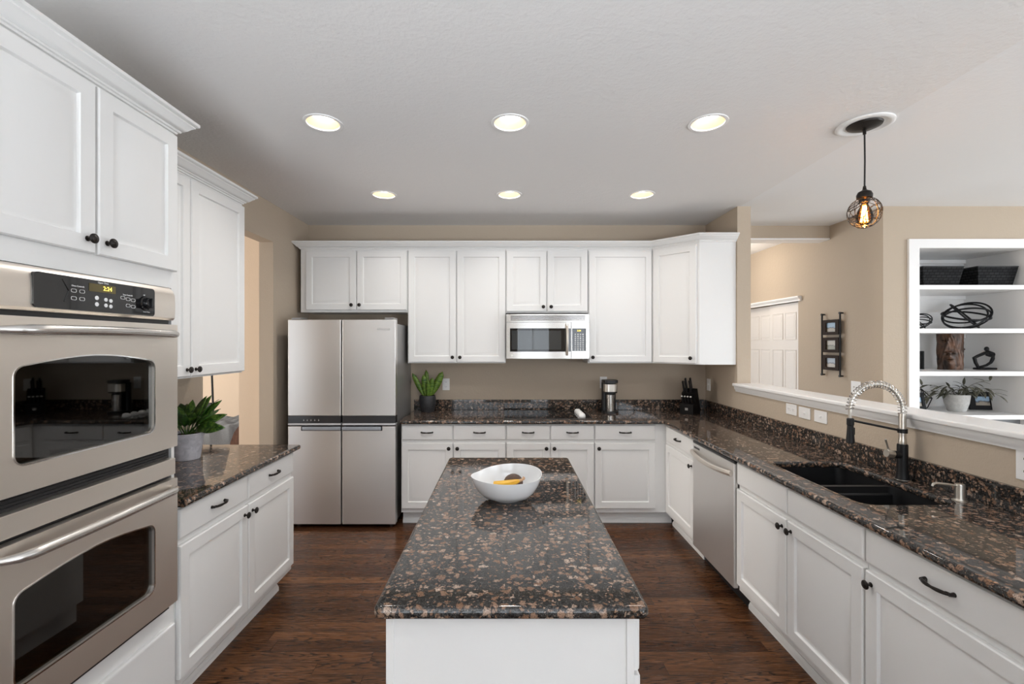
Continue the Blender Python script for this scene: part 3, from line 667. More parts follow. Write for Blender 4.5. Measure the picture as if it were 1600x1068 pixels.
MB().lathe([(0, 0), (0.011, 0), (0.011, 0.003), (0.009, 0.004), (0, 0.004)], seg=20, M=Matrix.Translation((0.05, -0.0185, 1.463)) @ ROTY).build('round_badge', M_NICKEL, d)
cp = curved(0.594, MWW, 1.436, 1.766, -0.012, 0.012, 0.030, 0.3785, 0.3785).build('control_panel', M_STEELB, mw)
def mwy(x): return -0.0125-0.030*(1-((x-0.3785)/0.3785)**2)
curved(0.600, 0.728, 1.504, 1.712, -0.0135, 0.003, 0.030, 0.3785, 0.3785).build('keypad', M_GLOSSB, cp)
text('clock_digits', '2:24', 0.020, M_AMBER, cp, (0.662, mwy(0.662)-0.006, 1.690), depth=0.002)
for r_, z in enumerate((1.658, 1.640, 1.622, 1.604, 1.586, 1.568, 1.550, 1.532, 1.516)):
    for c_ in range(4):
        x = 0.628+c_*0.024
        MB().box(x-0.006, x+0.006, mwy(x)-0.0035, mwy(x)+0.002, z-0.0035, z+0.0035).build('key', M_LETTER, cp)

# ------------------------------------------------------------------ dishwasher (between sink base and corner cabinet)
dw = thing('dishwasher', 'stainless steel dishwasher with bowed handle beside the sink cabinet', 'dishwasher', rt(3.309), RZ)
MB().box(0.004, 0.602, 0.0, 0.56, 0.11, 0.872).build('body', M_CAVITY, dw)
MB().box(0.003, 0.603, 0.06, 0.5, 0.0, 0.1095).build('toe_panel', M_BLACK, dw)
d = MB().box(0.004, 0.602, -0.030, -0.0005, 0.115, 0.858, 0.006, 3).build('door', M_STEELF, dw)
pts = [(0.015+0.575*i/20, -0.042-0.028*math.sin(PI*i/20)**0.7, 0.795-0.012*math.sin(PI*i/20)) for i in range(21)]
MB().tube(pts, 0.013, 8, flat=1.3).build('handle', M_STEEL, d)
MB().box(0.03, 0.12, -0.032, -0.0295, 0.823, 0.836).build('vent_slot', M_DGREY, d)
MB().box(0.004, 0.602, -0.028, -0.001, 0.859, 0.8725).build('control_edge', M_BLACK, dw)

# ------------------------------------------------------------------ sink, faucet, dispenser
sk = thing('kitchen_sink', 'black double-bowl undermount sink cut into the granite worktop', 'sink', ((SX0+SX1)/2, (SY0+SY1)/2, 0.66))
hx, hy = (SX1-SX0)/2, (SY1-SY0)/2
def bowl(y0, y1):
    x0, x1 = -hx-0.008, hx+0.012
    def rr(i, z, r): return [(p[0], p[1], z) for p in rrect(x0+i, x1-i, y0+i, y1-i, r, 5)]
    return [rr(-0.008, 0.221, 0.05), rr(0.0, 0.221, 0.045), rr(0.004, 0.03, 0.045), rr(0.03, 0.012, 0.045), rr(0.10, 0.008, 0.02)]
b = MB()
for y0, y1 in ((-hy-0.008, -0.008), (0.008, hy+0.012)):
    b.rings(bowl(y0, y1), False, True)
b.box(-hx-0.004, hx+0.008, -0.0155, 0.0155, 0.02, 0.190, 0.007, 3)
o = b.build('basin', M_SINK, sk); sol = o.modifiers.new('thickness', 'SOLIDIFY'); sol.thickness = 0.006; sol.offset = 1
for y in (-hy/2, hy/2): MB().lathe([(0, 0.010), (0.042, 0.010), (0.042, 0.013), (0.034, 0.0125), (0.03, 0.011), (0, 0.011)], (0, y, 0)).build('drain', M_NICKEL, sk)

fa = thing('kitchen_faucet', 'tall black and nickel spring-neck faucet behind the sink', 'faucet', (1.921, 2.21, 0.9145))
MB().lathe([(0, 0), (0.031, 0), (0.031, 0.003), (0.028, 0.004), (0.026, 0.012), (0.0235, 0.035), (0.022, 0.07), (0.022, 0.165), (0.0195, 0.170), (0, 0.170)]).build('body', M_MATTE, fa)
b = MB(); b.lathe([(0.0, 0), (0.0335, 0), (0.0335, 0.0015), (0, 0.002)]); b.build('base_plate', M_NICKEL, fa)
b = MB(); b.lathe([(0.014, 0.165), (0.0165, 0.171), (0.0165, 0.190), (0.0145, 0.195), (0.0145, 0.215), (0.0155, 0.22), (0.0155, 0.32), (0, 0.32)]); b.build('stem', M_NICKEL, fa)
R = 0.128; arc = []
for i in range(41):
    a = PI*i/40; arc.append((-R+R*math.cos(a), 0, 0.33+R*math.sin(a)*1.02))
arc = [(0, 0, 0.315)] + arc; arc += [(-2*R+0.001, 0, 0.31), (-2*R+0.003, 0, 0.27)]
MB().tube(arc, 0.0072, 10).build('hose', M_NICKEL, fa)
hel = []; path = [Vector(p) for p in arc[:-2]]
L = [0]
for p, q in zip(path, path[1:]): L.append(L[-1]+(q-p).length)
turns = 27; n = turns*12
for k in range(n+1):
    s = L[-1]*k/n*0.985; i = max(j for j in range(len(L)) if L[j] <= s+1e-9); i = min(i, len(path)-2)
    u = (s-L[i])/(L[i+1]-L[i]); p = path[i].lerp(path[i+1], u); t = (path[i+1]-path[i]).normalized(); e1 = Vector((0, 1, 0)); e2 = t.cross(e1)
    a = 2*PI*turns*k/n; hel.append(p+(e1*math.cos(a)+e2*math.sin(a))*0.0165)
MB().tube(hel, 0.0023, 5).build('spring', M_STEELB, fa)
hxp = -2*R+0.003
MB().lathe([(0, 0.175), (0.0165, 0.175), (0.0185, 0.178), (0.0145, 0.23), (0.013, 0.26), (0.0145, 0.262), (0.0155, 0.266), (0.0155, 0.292), (0.011, 0.296), (0, 0.296)], (hxp, 0, 0)).box(hxp+0.012, hxp+0.02, -0.005, 0.005, 0.215, 0.25, 0.002).build('spray_head', M_MATTE, fa)
b = MB(); b.lathe([(0.012, 0.224), (0.020, 0.224), (0.020, 0.244), (0.012, 0.244)]); b.tube([(-0.012, 0, 0.236), (hxp+0.01, 0, 0.284)], 0.0055, 8); b.build('docking_arm', M_MATTE, fa)
b = MB(); b.tube([(-0.005, 0, 0.115), (-0.045, 0, 0.121)], 0.018, 14); b.build('valve', M_MATTE, fa)
b = MB(); b.tube([(-0.0455, 0, 0.121), (-0.079, 0, 0.126)], 0.018, 16); b.tube([(-0.066, 0, 0.138), (-0.076, -0.004, 0.16), (-0.092, -0.012, 0.195)], [0.005, 0.004, 0.0045], 8); b.build('lever', M_NICKEL, fa)
sd = thing('soap_dispenser', 'small brushed nickel soap dispenser beside the faucet', 'soap dispenser', (1.896, 1.905, 0.9145))
MB().lathe([(0, 0), (0.026, 0), (0.026, 0.003), (0.02, 0.005), (0.0165, 0.010), (0.0165, 0.066), (0.015, 0.070), (0, 0.070)]).build('body', M_NICKEL, sd)
MB().tube([(-0.01, 0, 0.062), (-0.05, 0.002, 0.068), (-0.095, 0.004, 0.072), (-0.108, 0.004, 0.069), (-0.112, 0.004, 0.060)], [0.0045, 0.0045, 0.005, 0.005, 0.004], 8).build('spout', M_NICKEL, sd)

# ------------------------------------------------------------------ cooktop and things on the worktop
ck = thing('cooktop', 'black glass electric cooktop set into the back worktop', 'cooktop', (0.372, 4.215, 0.9142))
MB().plate(rrect(-0.395, 0.375, -0.245, 0.245, 0.012), [], 'z', 0.0, 0.006).build('glass_top', M_GLOSSB, ck)
MB().plate(rrect(-0.400, 0.380, -0.250, 0.250, 0.014), [rrect(-0.3955, 0.3755, -0.2455, 0.2455, 0.012)], 'z', 0.0, 0.0065).build('rim', mat('dark_trim', (0.06, 0.058, 0.055), 0.35, 0.8), ck)
for x, y, r in ((-0.23, -0.11, 0.085), (-0.22, 0.13, 0.07), (0.04, -0.10, 0.105), (0.03, 0.14, 0.08)):
    MB().plate(circ(x, y, r, 40), [circ(x, y, r*0.96, 40)], 'z', 0.0062, 0.0066).build('burner_ring', M_DGREY, ck)
for i in range(4):
    MB().lathe([(0, 0), (0.030, 0), (0.031, 0.006), (0.029, 0.016), (0.024, 0.026), (0.014, 0.032), (0, 0.034)], (0.300, -0.150+0.088*i, 0.0062), 24).build('control_knob', M_PLATE, ck)

cm = thing('coffee_maker', 'slim black and steel single-cup coffee maker on the back worktop', 'coffee maker', (0.985, 4.36, 0.9142))
b = MB(); b.plate(rrect(-0.072, 0.072, -0.085, 0.075, 0.05, 6), [], 'z', 0.0, 0.018); b.prism(rrect(-0.068, 0.068, 0.02, 0.075, 0.025, 5), 'z', 0.018, 0.285); b.build('base', M_BLACK, cm)
MB().prism(rrect(-0.066, 0.066, -0.080, 0.0195, 0.045, 6), 'z', 0.205, 0.275).build('brew_head', M_NICKEL, cm)
MB().prism(rrect(-0.070, 0.070, -0.083, 0.074, 0.05, 6), 'z', 0.286, 0.312).build('lid', M_BLACK, cm); MB().prism(rrect(-0.062, 0.062, -0.077, 0.018, 0.04, 6), 'z', 0.192, 0.2045).build('brew_spout', M_BLACK, cm)
mg = thing('travel_mug', 'stainless travel mug standing in the coffee maker', 'mug', (0.985, 4.33, 0.9324))
MB().lathe([(0, 0), (0.034, 0), (0.036, 0.003), (0.039, 0.155), (0.036, 0.158), (0, 0.158)], seg=28).build('cup', M_STEELB, mg)
MB().lathe([(0, 0.1585), (0.038, 0.1585), (0.038, 0.168), (0.034, 0.171), (0, 0.171)], seg=28).build('lid', M_BLACK, mg)

kb = thing('knife_block', 'black wooden knife block in the worktop corner', 'knife block', (1.74, 4.32, 0.9142), math.radians(-40))
b = MB(); b.prism([(-0.105, 0), (0.10, 0), (0.10, 0.055), (0.02, 0.235), (-0.062, 0.19), (-0.02, 0.095), (-0.105, 0.095)], 'x', -0.06, 0.06)
b.build('block', mat('black_block_wood', (0.008, 0.007, 0.007), 0.6, spec=0.2), kb)
MB().box(-0.013, 0.013, -0.1065, -0.105, 0.038, 0.060).build('emblem', mat('silver_emblem', (0.35, 0.34, 0.32), 0.4, 0.5), kb)
KM = kb.matrix_basis.copy()
def knife(x, y, z, lean, ln, label, pale, wide):
    t = thing('knife', label, 'knife', KM @ Vector((x, y, z)) + Vector((0, 0, 0)), math.radians(-40), 'knives in the black block')
    Q = Matrix.Rotation(lean, 4, 'X')
    MB().box(-0.0008, 0.0008, -wide*0.8, wide*0.8, -0.05, 0.006, M=Q).build('blade', M_STEELB, t)
    MB().box(-wide*0.7, wide*0.7, -wide, wide, 0.006, ln, 0.004, 2, M=Q).build('handle', M_BLACK, t)
    if pale: MB().ball((0, 0, ln), wide*1.25, (1, 1, 0.8), 12, M=Q).build('end_cap', mat('pale_cap', (0.75, 0.72, 0.68), 0.3, 0.3), t)
for i in range(4):
    knife(-0.045+0.027*i, -0.068, 0.097, 0.42, 0.075, ['steak knife at the outer end of the front row, nearest the cooktop', 'second steak knife from the cooktop end of the front row', 'third steak knife from the cooktop end of the front row', 'steak knife of the front row nearest the wall corner'][i], True, 0.0075)
for i, (x, u, ln) in enumerate(((-0.040, 0.25, 0.115), (-0.016, 0.25, 0.12), (0.022, 0.22, 0.125), (-0.028, 0.72, 0.12), (0.016, 0.72, 0.125))):
    y = -0.062+0.082*u; z = 0.19+0.045*u
    knife(x, y, z+0.001, 0.42, ln, ['large black-handled knife at the outer side of the block, lower upper row', 'large black-handled knife second in the lower upper row', 'large black-handled knife nearest the wall in the lower upper row', 'black-handled knife in the topmost row, cooktop side', 'black-handled knife standing highest, topmost row wall side'][i], False, 0.011)

# wall plates
def plate(label, loc, rz, kind, w=0.072, h=0.116, group='white wall plates'):
    t = thing('wall_outlet' if kind == 'outlet' else 'wall_switch', label, 'outlet' if kind == 'outlet' else 'switch', loc, rz, group)
    MB().box(-w/2, w/2, -0.006, -0.0003, -h/2, h/2, 0.0025).build('plate', M_PLATE, t)
    dk = mat('socket_slot', (0.05, 0.05, 0.05), 0.5) if 'socket_slot' not in bpy.data.materials else bpy.data.materials['socket_slot']
    if kind == 'outlet':
        for z in (-0.024, 0.024) if h > w else (0,):
            for x in ((0,) if h > w else (-0.024, 0.024)):
                s = MB().plate(rrect(x-0.015, x+0.015, z-0.014, z+0.014, 0.008), [], 'y', -0.0075, -0.005).build('socket', M_PLATE, t)
                MB().box(x-0.007, x-0.005, -0.0078, -0.007, z-0.002, z+0.006).box(x+0.005, x+0.007, -0.0078, -0.007, z-0.002, z+0.006).box(x-0.002, x+0.002, -0.0078, -0.007, z-0.009, z-0.006).build('slot', dk, t)
    else:
        n = 2 if w > 0.1 and h > w*0.9 else 1
        for i in range(n):
            x = (i-(n-1)/2)*0.046
            if h >= w: MB().box(x-0.005, x+0.005, -0.014, -0.005, -0.004, 0.012, 0.002).build('toggle', M_PLATE, t)
            else: MB().box(-0.004, 0.012, -0.014, -0.005, -0.005, 0.005, 0.002).build('toggle', M_PLATE, t)
    return t
plate('white outlet on the back wall beside the snake plant', (-0.608, YB, 1.167), 0, 'outlet')
plate('white outlet on the back wall behind the coffee maker', (0.965, YB, 1.185), 0, 'outlet')
plate('white switch plate on the wall beside the knife block', (XR, 4.47, 1.17), RZ, 'switch')
plate('sideways white outlet under the ledge, farthest of three plates', (XR, 3.17, 1.115), RZ, 'outlet', 0.116, 0.075)
plate('sideways white switch under the ledge, middle of three plates', (XR, 3.03, 1.110), RZ, 'switch', 0.116, 0.075)
plate('sideways white switch under the ledge, the plate nearest the faucet', (XR, 2.875, 1.110), RZ, 'switch', 0.116, 0.075)
plate('white outlet under the ledge past the soap dispenser', (XR, 1.735, 1.105), RZ, 'outlet')
plate('double white switch plate on the hall wall below the photo frames', (HX, 4.22, 1.165), RZ, 'switch', 0.118, 0.118)

# ------------------------------------------------------------------ fruit bowl
BW = (0.0, 1.925, 0.9142)
bw = thing('fruit_bowl', 'white ceramic bowl with a wavy rim on the island', 'bowl', BW)
t = bmesh.new(); NS = 56
def rim(th):
    c, s = math.cos(th), math.sin(th)
    ax = 0.148*(1+0.03*max(0, -c)**6); ay = 0.118
    z = 0.100+0.022*max(0, math.cos(th-math.radians(58)))-0.004*max(0, math.cos(th+math.radians(80)))
    return ax*c, ay*s*(1-0.10*max(0, -c)**2), z
rings_ = []
for (k, h) in ((0.40, 0.0), (0.42, 0.003), (0.50, 0.010), (0.66, 0.16), (0.80, 0.36), (0.91, 0.62), (0.97, 0.83), (1.0, 1.0), (0.985, 1.0), (0.95, 0.80), (0.885, 0.60), (0.77, 0.37), (0.62, 0.19), (0.45, 0.09), (0.2, 0.075)):
    ring = []
    for i in range(NS):
        x, y, z = rim(2*PI*i/NS); kk = min(k, 1.0); hz = h*z if h > 0.012 else h
        ring.append((x*kk, y*kk, hz))
    rings_.append(ring)
MB().rings(rings_).build('bowl_body', M_CERAM, bw, 60)
bn = thing('banana_bunch', 'two ripe yellow bananas lying in the white bowl', 'bananas', (-0.005, 1.925, 0.930))
for k, (oy, oz) in enumerate(((-0.018, 0.044), (0.016, 0.040))):
    pts = []; rr = []
    for i in range(12):
        u = i/11; a = -0.55+1.1*u
        pts.append((-0.052+0.110*u, oy*(1-0.6*u), oz+0.018-0.018*math.cos(a*1.6)+0.014*u)); rr.append(0.004+0.010*math.sin(PI*min(1, u*0.9+0.08))**0.6)
    MB().tube(pts, rr, 7).build('banana', M_BANANA, bn)
    MB().tube([pts[-1], (0.070, oy*0.3, pts[-1][2]+0.004), (0.078, 0.0, pts[-1][2]+0.012)], [0.006, 0.005, 0.006], 7).build('stem', M_BTIP, bn)
tag(MB().ball((0, 0, 0.036), 0.042, (1.0, 0.9, 0.86), 20).build('brown_fruit', M_BROWNF, loc=(0.028, 1.965, 0.937)), 'round dark brown fruit behind the bananas in the bowl', 'fruit')

# ------------------------------------------------------------------ plants
def leaf_mb(base, direction, length, width, droop, up=Vector((0, 0, 1)), n=8, stem=0.0, wave=0.0, fold=0.18, tip=1.0):
    """a folded, pointed blade starting at base"""
    b = MB(); d = Vector(direction).normalized(); p = Vector(base); side = d.cross(up)
    if side.length < 0.05: side = Vector((1, 0, 0))
    side.normalize(); t = bmesh.new(); rows = []; step = length/n
    if stem > 0:
        q = p.copy(); sp = [q.copy()]
        for i in range(4): q = q + d*(stem/4); sp.append(q.copy())
        b.tube(sp, 0.0022, 5); p = q
    for i in range(n+1):
        u = i/n; wd = width*0.5*(math.sin(PI*min(1.0, u**0.8*tip)) ** 0.85 if 0 < u < 1 else 0.02)
        nrm = side.cross(d).normalized(); wv = wave*math.sin(u*9)
        rows.append([t.verts.new(p-side*wd+nrm*(wd*fold+wv)), t.verts.new(p), t.verts.new(p+side*wd+nrm*(wd*fold-wv))])
        d = (d - Vector((0, 0, 1))*droop*step/length).normalized(); p = p + d*step
    for a, c in zip(rows, rows[1:]):
        t.faces.new((a[0], a[1], c[1], c[0])); t.faces.new((a[1], a[2], c[2], c[1]))
    return b.add(t)
def leaf(parent, m, *a, **k):
    o = leaf_mb(*a, **k).build('leaf', m, parent, 80); s = o.modifiers.new('thickness', 'SOLIDIFY'); s.thickness = 0.0012; return o
rnd = random.Random(3)
pl = thing('potted_plant', 'leafy green plant in a pale grey pot beside the wall oven', 'plant', (-1.825, 2.60, 0.9142))
MB().lathe([(0, 0), (0.060, 0), (0.063, 0.004), (0.082, 0.140), (0.087, 0.146), (0.086, 0.152), (0.078, 0.150), (0.074, 0.136), (0, 0.132)], seg=32).build('pot', M_POT, pl)
MB().lathe([(0, 0.1325), (0.073, 0.1365), (0.05, 0.142), (0, 0.143)], seg=20).build('soil', M_SOIL, pl)
for i in range(19):
    a = i*2.4; el = rnd.uniform(0.55, 1.25); r = 0.03*rnd.random()
    if math.cos(a) < -0.2: el = rnd.uniform(0.95, 1.3)
    if math.sin(a) < -0.4: el = max(el, 0.95)
    leaf(pl, M_LEAF if i % 3 else M_LEAFP, (r*math.cos(a), r*math.sin(a), 0.142), (math.cos(a)*math.cos(el), math.sin(a)*math.cos(el), math.sin(el)), rnd.uniform(0.115, 0.16), rnd.uniform(0.046, 0.062), rnd.uniform(0.4, 0.9), up=Vector((0, -0.7, 1)) if i % 2 else Vector((0, 0, 1)), stem=rnd.uniform(0.04, 0.09), wave=0.001)
for a, el, ln in ((0.15, 0.62, 0.17), (0.3, 0.95, 0.19), (-0.25, 0.42, 0.16), (0.9, 1.15, 0.18), (0.0, 1.2, 0.18), (0.1, 0.30, 0.14)):
    leaf(pl, M_LEAFP, (0.01, 0.0, 0.142), (math.cos(a)*math.cos(el), math.sin(a)*math.cos(el), math.sin(el)), ln, 0.062, 0.35, up=Vector((-0.3, -1, 0.45)), stem=0.06, wave=0.001)
sn = thing('snake_plant', 'snake plant in a charcoal pot beside the fridge', 'plant', (-0.767, 4.40, 0.9142))
MB().lathe([(0, 0), (0.058, 0), (0.062, 0.004), (0.080, 0.075), (0.080, 0.120), (0.076, 0.158), (0.072, 0.160), (0.070, 0.150), (0, 0.145)], seg=32).build('pot', M_POTD, sn)
MB().lathe([(0, 0.1455), (0.066, 0.148), (0, 0.151)], seg=20).build('soil', M_SOIL, sn)
for x, dx, dy, ln, wd in ((-0.030, -0.55, -0.05, 0.255, 0.05), (-0.018, -0.08, -0.1, 0.215, 0.058), (0.0, -0.10, 0.15, 0.26, 0.05), (0.022, 0.18, -0.15, 0.19, 0.055), (0.026, 0.55, 0.0, 0.27, 0.072), (0.010, 0.02, -0.25, 0.16, 0.05)):
    leaf(sn, M_SNAKE, (x, dy*0.1, 0.148), (dx, dy, 1.0), ln, wd, -0.15, up=Vector((0, 1, 0)), fold=0.3, tip=0.86)

# ------------------------------------------------------------------ ceiling lights
def downlight(label, x, y):
    t = thing('recessed_light', label, 'ceiling light', (x, y, ZC), 0, 'recessed ceiling lights')
    MB().lathe([(0.086, 0.003), (0.102, -0.0004), (0.101, -0.004), (0.090, -0.006), (0.085, -0.004), (0.085, 0.003)], seg=40, cap=False).build('trim_ring', M_TRIM, t)
    MB().lathe([(0.0865, 0.0), (0.060, 0.042), (0.056, 0.046), (0.062, 0.048), (0.0868, 0.004)], seg=40, cap=False).build('reflector', M_BAFFLE, t)
    MB().lathe([(0, 0.038), (0.057, 0.038), (0.057, 0.050), (0, 0.050)], seg=32).build('lens', M_BULBON, t)
    l = bpy.data.lights.new('recessed_lamp', 'AREA'); l.shape = 'DISK'; l.size = 0.15; l.energy = 2.5; l.color = (1.0, 0.96, 0.91); l.spread = math.radians(130)
    o = bpy.data.objects.new('recessed_lamp', l); C.objects.link(o); o.parent = t; o.location = (0, 0, 0.004)
    return t
for (x, y), s in zip(LIGHTS, ('recessed light in the front row, above the oven side', 'recessed light in the front row, above the island', 'recessed light in the front row, next to the hanging pendant', 'recessed light in the back row, in front of the fridge', 'recessed light in the back row, in front of the microwave', 'recessed light in the back row, in front of the corner cabinet')):
    downlight(s, x, y)
pd = thing('pendant_light', 'pendant light with black wire cage and glowing bulb over the sink', 'pendant light', (1.93, 2.456, ZC))
MB().lathe([(0.0, -0.001), (0.131, -0.001), (0.131, -0.008), (0.122, -0.013), (0.108, -0.012), (0.098, -0.006), (0.09, -0.0035), (0, -0.0035)], seg=48).build('ceiling_ring', M_TRIM, pd)
MB().lathe([(0, -0.004), (0.082, -0.004), (0.078, -0.012), (0.045, -0.026), (0.014, -0.030), (0.008, -0.034), (0.008, -0.055), (0.0, -0.056)], seg=32).build('canopy', M_BRONZE, pd)
MB().tube([(0, 0, -0.05), (0.002, 0, -0.2), (0.0, 0, -0.34)], 0.0042, 8).build('cord', M_BLACK, pd)
MB().lathe([(0, -0.335), (0.007, -0.335), (0.009, -0.350), (0.012, -0.356), (0.030, -0.366), (0.037, -0.382), (0.036, -0.398), (0.026, -0.406), (0.024, -0.420), (0, -0.420)], seg=24).build('socket', M_BRONZE, pd)
b = MB(); rr = random.Random(11); cz = -0.477
for k in range(17):
    ax = Vector((rr.gauss(0, 0.45), rr.gauss(0, 0.45), 1)).normalized() if k < 11 else Vector((rr.gauss(0, 1), rr.gauss(0, 1), 0.35)).normalized()
    e1 = ax.orthogonal().normalized(); e2 = ax.cross(e1); h = rr.uniform(-0.85, 0.8) if k < 11 else rr.uniform(-0.2, 0.2); q = math.sqrt(1-h*h)
    pts = []
    for i in range(40):
        a = 2*PI*i/40; p = ax*h + (e1*math.cos(a)+e2*math.sin(a))*q + ax*0.06*math.sin(3*a+k)
        p.normalize(); pts.append((p.x*0.077, p.y*0.077, cz+p.z*0.083))
    b.tube(pts, 0.0016, 5, closed=True)
b.build('wire_cage', M_BLACK, pd)
MB().lathe([(0.013, -0.418), (0.016, -0.435), (0.032, -0.468), (0.040, -0.500), (0.034, -0.528), (0.014, -0.545), (0.004, -0.552), (0, -0.560)], seg=20).build('bulb', M_BULBGL, pd)
b = MB()
for k in range(8):
    a = 2*PI*k/8; c, s = math.cos(a), math.sin(a); b.tube([(0.006*c, 0.006*s, -0.44), (0.017*c, 0.017*s, -0.525)], 0.0022, 5)
b.build('filament', M_FIL, pd)
l = bpy.data.lights.new('pendant_glow', 'POINT'); l.energy = 0.7; l.color = (1.0, 0.66, 0.34); l.shadow_soft_size = 0.02
o = bpy.data.objects.new('pendant_glow', l); C.objects.link(o); o.parent = pd; o.location = (0, 0, -0.475)
# hall ceiling lamp behind the header
l = bpy.data.lights.new('hall_lamp', 'POINT'); l.energy = 8; l.color = (1.0, 0.86, 0.70); l.shadow_soft_size = 0.12
o = bpy.data.objects.new('hall_lamp', l); C.objects.link(o); o.location = (2.55, 5.6, 2.45)

# ------------------------------------------------------------------ built-in shelves and what stands on them
bc = thing('built_in_bookcase', 'white built-in shelf niche in the family room wall', 'bookcase', (0, 0, 0))
YN = NY; YK = NY+ND
SH = [2.077, 1.702, 1.333, 0.958]
b = MB(); b.plate([(3.445, 0.02), (4.59, 0.02), (4.59, 2.469), (3.445, 2.469)], [[(NX0, 0.10), (NX1, 0.10), (NX1, 2.391), (NX0, 2.391)]], 'y', YN-0.022, YN-0.001)
b.build('face_frame', M_TRIM, bc)
b = MB(); b.box(NX0-0.001, NX0+0.012, YN, YK, 0.10, 2.395).box(NX1-0.012, NX1+0.001, YN, YK, 0.10, 2.395).box(NX0, NX1, YK, YK+0.015, 0.1, 2.395).box(NX0+0.012, NX1-0.012, YN, YK, 2.391, 2.399).box(NX0+0.012, NX1-0.012, YN, YK, 0.1, 0.12)
b.build('lining', M_TRIM, bc)
MB().box(NX0+0.0125, NX1-0.0125, YN+0.06, YN+0.08, 0.121, SH[3]-0.039).build('lower_panel', mat('grey_lower_panel', (0.16, 0.165, 0.175), 0.5), bc)
for z in SH: MB().box(NX0+0.0125, NX1-0.0125, YN-0.006, YK-0.001, z-0.038, z, 0.002).build('shelf', M_TRIM, bc)
b = MB()
for z in [2.391]+[s-0.038 for s in SH[:-1]]: b.box(NX0+0.0125, NX1-0.0125, YK-0.02, YK-0.0012, z-0.035, z-0.0005)
b.build('shelf_cleat', M_TRIM, bc)
def basket(X0, X1, label):
    t = thing('woven_basket', label, 'basket', ((X0+X1)/2, 4.11, SH[0]+0.0005), 0, 'black woven baskets on the top shelf')
    hw = (X1-X0)/2
    def ring(w, d, z): return [(-w, -d, z), (w, -d, z), (w, d, z), (-w, d, z)]
    MB().rings([ring(hw-0.028, 0.115, 0), ring(hw, 0.14, 0.168), ring(hw-0.008, 0.132, 0.168), ring(hw-0.034, 0.109, 0.008)]).build('basket_body', M_WEAVE, t, 20)
    b = MB(); P = ring(hw-0.003, 0.137, 0.168); b.tube(P, 0.006, 6, closed=True); b.build('rim', M_BLACK, t)
    return t
basket(3.63, 3.99, 'black woven basket on the top shelf, nearer the shelf opening edge')
basket(4.11, 4.465, 'black woven basket on the top shelf with its handle holes, farther along')
def orb(loc, R, label, seed):
    b = MB()
    # each ring: half width, half height, tilt, how far it leans away, sideways shift
    for aw, bh, tl, ln, dx in ((1.0, 0.70, 0.32, 0.45, 0.04), (0.92, 0.66, 0.20, 0.75, -0.06), (1.0, 0.24, -0.16, 0.95, 0.0), (0.86, 0.07, -0.86, 0.9, -0.05), (0.95, 0.36, 0.12, -0.9, 0.03)):
        u = Vector((math.cos(tl), 0.1*seed, math.sin(tl))); v = Vector((-math.sin(tl), ln, math.cos(tl)))
        b.tube([Vector((dx*R, 0, 0)) + u*(aw*R*math.cos(2*PI*i/48)) + Vector((v.x*bh, v.y*0.75, v.z*bh))*(R*math.sin(2*PI*i/48)) for i in range(48)], R*0.042, 6, closed=True, flat=1.3)
    zmin = min(v.co.z for v in b.bm.verts)
    return tag(b.build('wire_orb', M_MATTE, loc=(loc[0], loc[1], loc[2]-zmin+0.0005), rot=(0, 0, -PI/4)), label, 'sculpture', 'black wire orb sculptures')
orb((4.235, 4.20, SH[1]), 0.165, 'large black wire orb sculpture on the second shelf', 1)
orb((3.705, 4.10, SH[1]), 0.092, 'small black wire orb half hidden by the shelf frame', -1)
# carved tree trunk with a face
b = MB(); rs = []
FA = -PI*0.72                                                        # the face looks at the kitchen
for j in range(73):
    z = 0.332*j/72; ring = []
    for i in range(84):
        a = 2*PI*i/84; c, s_ = math.cos(a), math.sin(a)
        r = 0.088+0.010*math.cos(2*a+1)*(0.6+z)+0.006*abs(math.sin(a*9+5*noise.noise(Vector((c*1.5, s_*1.5, z*7)))))+0.010*noise.noise(Vector((c*2, s_*2, z*9)))
        da = (a-FA+PI) % (2*PI)-PI; fx, fz = da*0.085, z-0.118
        g = lambda cx, cz, wx, wz: math.exp(-((fx-cx)/wx)**2-((fz-cz)/wz)**2)
        if abs(da) < 1.3:
            k = g(0, 0, 0.055, 0.10); r = r*(1-0.7*k)+0.092*0.7*k
            r += 0.020*g(0, 0.0, 0.040, 0.075)+0.016*g(0, 0.012, 0.008, 0.022)+0.007*g(0, 0.0, 0.013, 0.007)-0.013*g(-0.019, 0.030, 0.010, 0.006)-0.013*g(0.019, 0.030, 0.010, 0.006)+0.009*g(-0.019, 0.043, 0.015, 0.005)+0.009*g(0.019, 0.043, 0.015, 0.005)
            r += -0.013*g(0, -0.026, 0.019, 0.005)+0.008*g(0, -0.036, 0.016, 0.006)+0.010*g(0, -0.068, 0.018, 0.028)
            r += 0.012*math.exp(-((fx+0.050-(z-0.1)*0.25)/0.010)**2)+0.012*math.exp(-((fx-0.055+(z-0.1)*0.2)/0.010)**2)
        ring.append((r*c, r*s_*0.8, z))
    rs.append(ring)
b.rings(rs)
for (x, z, ang) in ((-0.085, 0.25, 2.6), (0.09, 0.17, 0.5)): b.tube([(x*0.8, -0.02, z), (x*1.15, -0.03, z+0.02)], [0.014, 0.008], 8)
tag(b.build('tree_carving', M_BARK, loc=(4.11, 4.22, SH[2]+0.0005), ang=60), 'brown carved tree trunk with a bearded face, third shelf', 'sculpture')
